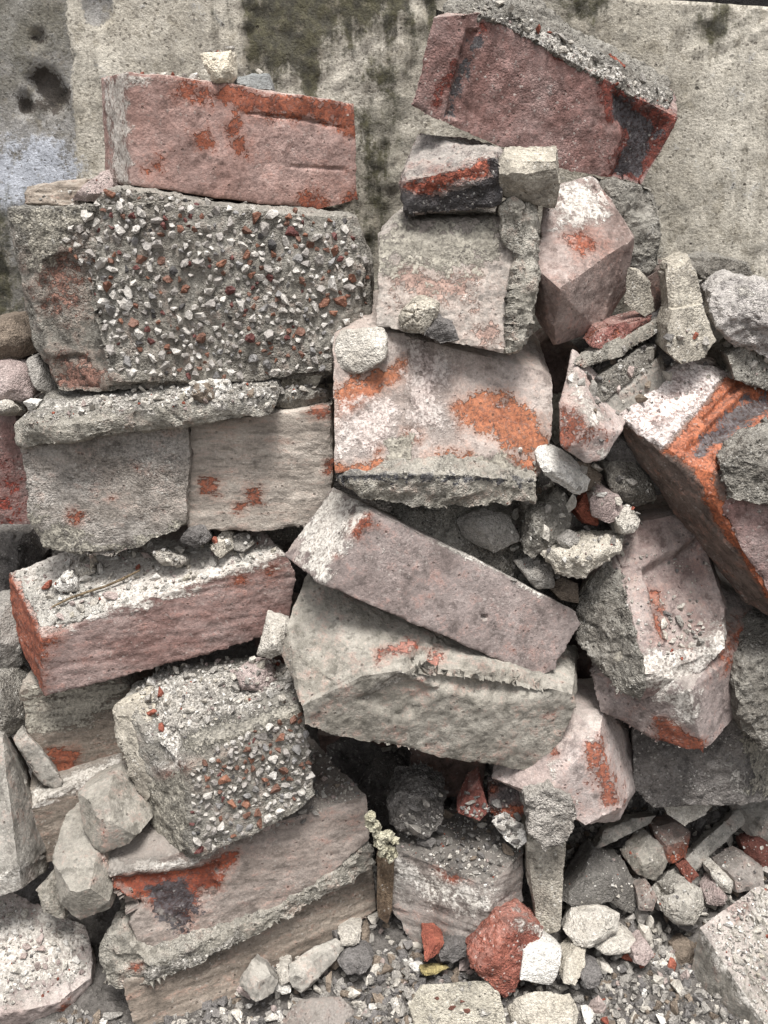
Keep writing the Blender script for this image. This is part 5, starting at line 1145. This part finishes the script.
# ---- twig, wooden stick, builder's foam, dry stems
def tube(pts, rad, seg=7):
    bm = bmesh.new(); rings = []
    for i, p in enumerate(pts):
        d = (pts[min(i + 1, len(pts) - 1)] - pts[max(i - 1, 0)]); d = d / np.linalg.norm(d)
        a_ = np.cross(d, [0.1, .2, 1]); a_ /= np.linalg.norm(a_); b_ = np.cross(d, a_)
        rr_ = rad[i] if hasattr(rad, '__len__') else rad
        rings.append([bm.verts.new(p + rr_ * (math.cos(k) * a_ + math.sin(k) * b_)) for k in np.linspace(0, 6.2832, seg + 1)[:-1]])
    for A_, B_ in zip(rings, rings[1:]):
        for k in range(seg): bm.faces.new((A_[k], A_[(k + 1) % seg], B_[(k + 1) % seg], B_[k]))
    bm.faces.new(rings[0][::-1]); bm.faces.new(rings[-1])
    return bm
def tube_obj(name, pix, rad, mat, lab, cat):
    pts = []
    for x, y, lift in pix:
        h_ = cast(x, y); pts.append(h_[0] + np.array([0, -.2 * lift, lift]))
    bm = tube(np.array(pts), rad); me = bpy.data.meshes.new(name); bm.to_mesh(me); bm.free(); me.materials.append(mat)
    o = bpy.data.objects.new(name, me); COL.objects.link(o); return tag(o, lab, cat)
M_twig = stone('dry_twig', S('#80705a'), S('#665743'))
def line_obj(name, a, b_, za, rad, mat, lab, cat, k=6):
    pa, pb = np.array(a), np.array(b_)
    pts = np.array([pa + (pb - pa) * u + np.array([0, 0, .0015 * math.sin(u * 7)]) for u in np.linspace(0, 1, k)])
    bm = tube(pts, rad); me = bpy.data.meshes.new(name); bm.to_mesh(me); bm.free(); me.materials.append(mat)
    o = bpy.data.objects.new(name, me); COL.objects.link(o); return tag(o, lab, cat)
line_obj('twig', P(52, 607, .893), P(140, 571, .917), 0, [.0009, .0013, .0014, .0012, .0015, .001], M_twig, 'dry brown twig lying across the crumbs on the long red brick', 'twig')
M_wood = masonry('old_wood', S('#75624c'), S('#4d3d2e'), dust=0, pits=.1, streak=(3, 3, .3))
thing('WS', 'wooden_stick', 'wood', 'split brown wooden stick standing between the scarred bricks and the dirt topped brick',
  [dict(f=[(376, 862), (384, 858), (394, 862), (392, 905), (388, 924), (378, 918)], pl=(.845, .02, -.03), e=(0, .02, 0))], M_wood, vox=.0014, low=.0008, mid=.0005, strata=0)
r = np.random.default_rng(5)
fo = []
for x, y in ((371, 819), (374, 826), (377, 831), (381, 836), (384, 841), (386, 847), (389, 853), (392, 848), (394, 841), (380, 843), (388, 838), (376, 836), (391, 857), (383, 852)):
    c_ = P(x, y, .835); R_ = r.uniform(.0035, .0062)
    fo.append([c_ + R_ * np.array([math.cos(a) * math.cos(b2), math.sin(a) * math.cos(b2), math.sin(b2)]) for a in np.linspace(0, 5.6, 8) for b2 in (-1.2, -.5, .3, 1.0)])
tn = stone('cream_foam', S('#cfcab4'), S('#b2ab92'), bump=1.4)
thing('FO', 'foam_lump', 'foam', 'pale yellow lump of hardened builders foam above the wooden stick', fo, tn, vox=.0011, low=.0022, mid=.0022, chip=0, lowscale=170, smooth=2)

# ------------------------------------------------------------------ daylight: overcast sky, soft high sun
w = bpy.data.worlds.new('World'); sc.world = w; w.use_nodes = True
nt = w.node_tree; bg = nt.nodes['Background']
sky = nt.nodes.new('ShaderNodeTexSky'); sky.sky_type = 'NISHITA'; sky.sun_disc = False
EL, AZ = math.radians(72), math.radians(172)
sky.sun_elevation = EL; sky.sun_rotation = AZ
sky.air_density = 1.0; sky.dust_density = 4.0
hs = nt.nodes.new('ShaderNodeHueSaturation'); hs.inputs['Saturation'].default_value = .22
nt.links.new(sky.outputs[0], hs.inputs['Color']); nt.links.new(hs.outputs[0], bg.inputs['Color'])
bg.inputs['Strength'].default_value = .062
sd = bpy.data.lights.new('sun', 'SUN'); sd.energy = 1.5; sd.angle = math.radians(18); sd.color = (1, .985, .965)
so = bpy.data.objects.new('sun', sd); COL.objects.link(so)
dirv = Vector((math.sin(AZ) * math.cos(EL), math.cos(AZ) * math.cos(EL), math.sin(EL)))
so.rotation_euler = dirv.to_track_quat('Z', 'Y').to_euler()
so.location = dirv * 5
sc.view_settings.view_transform = 'Standard'; sc.view_settings.look = 'None'
sc.view_settings.gamma = 1; sc.view_settings.use_curve_mapping = False
sc.view_settings.exposure = EXPO
sc.cycles.use_denoising = True
sc.cycles.max_bounces = 5; sc.cycles.diffuse_bounces = 3
finish_materials()
for o in list(sc.objects):
    if '_o' in o: del o['_o']
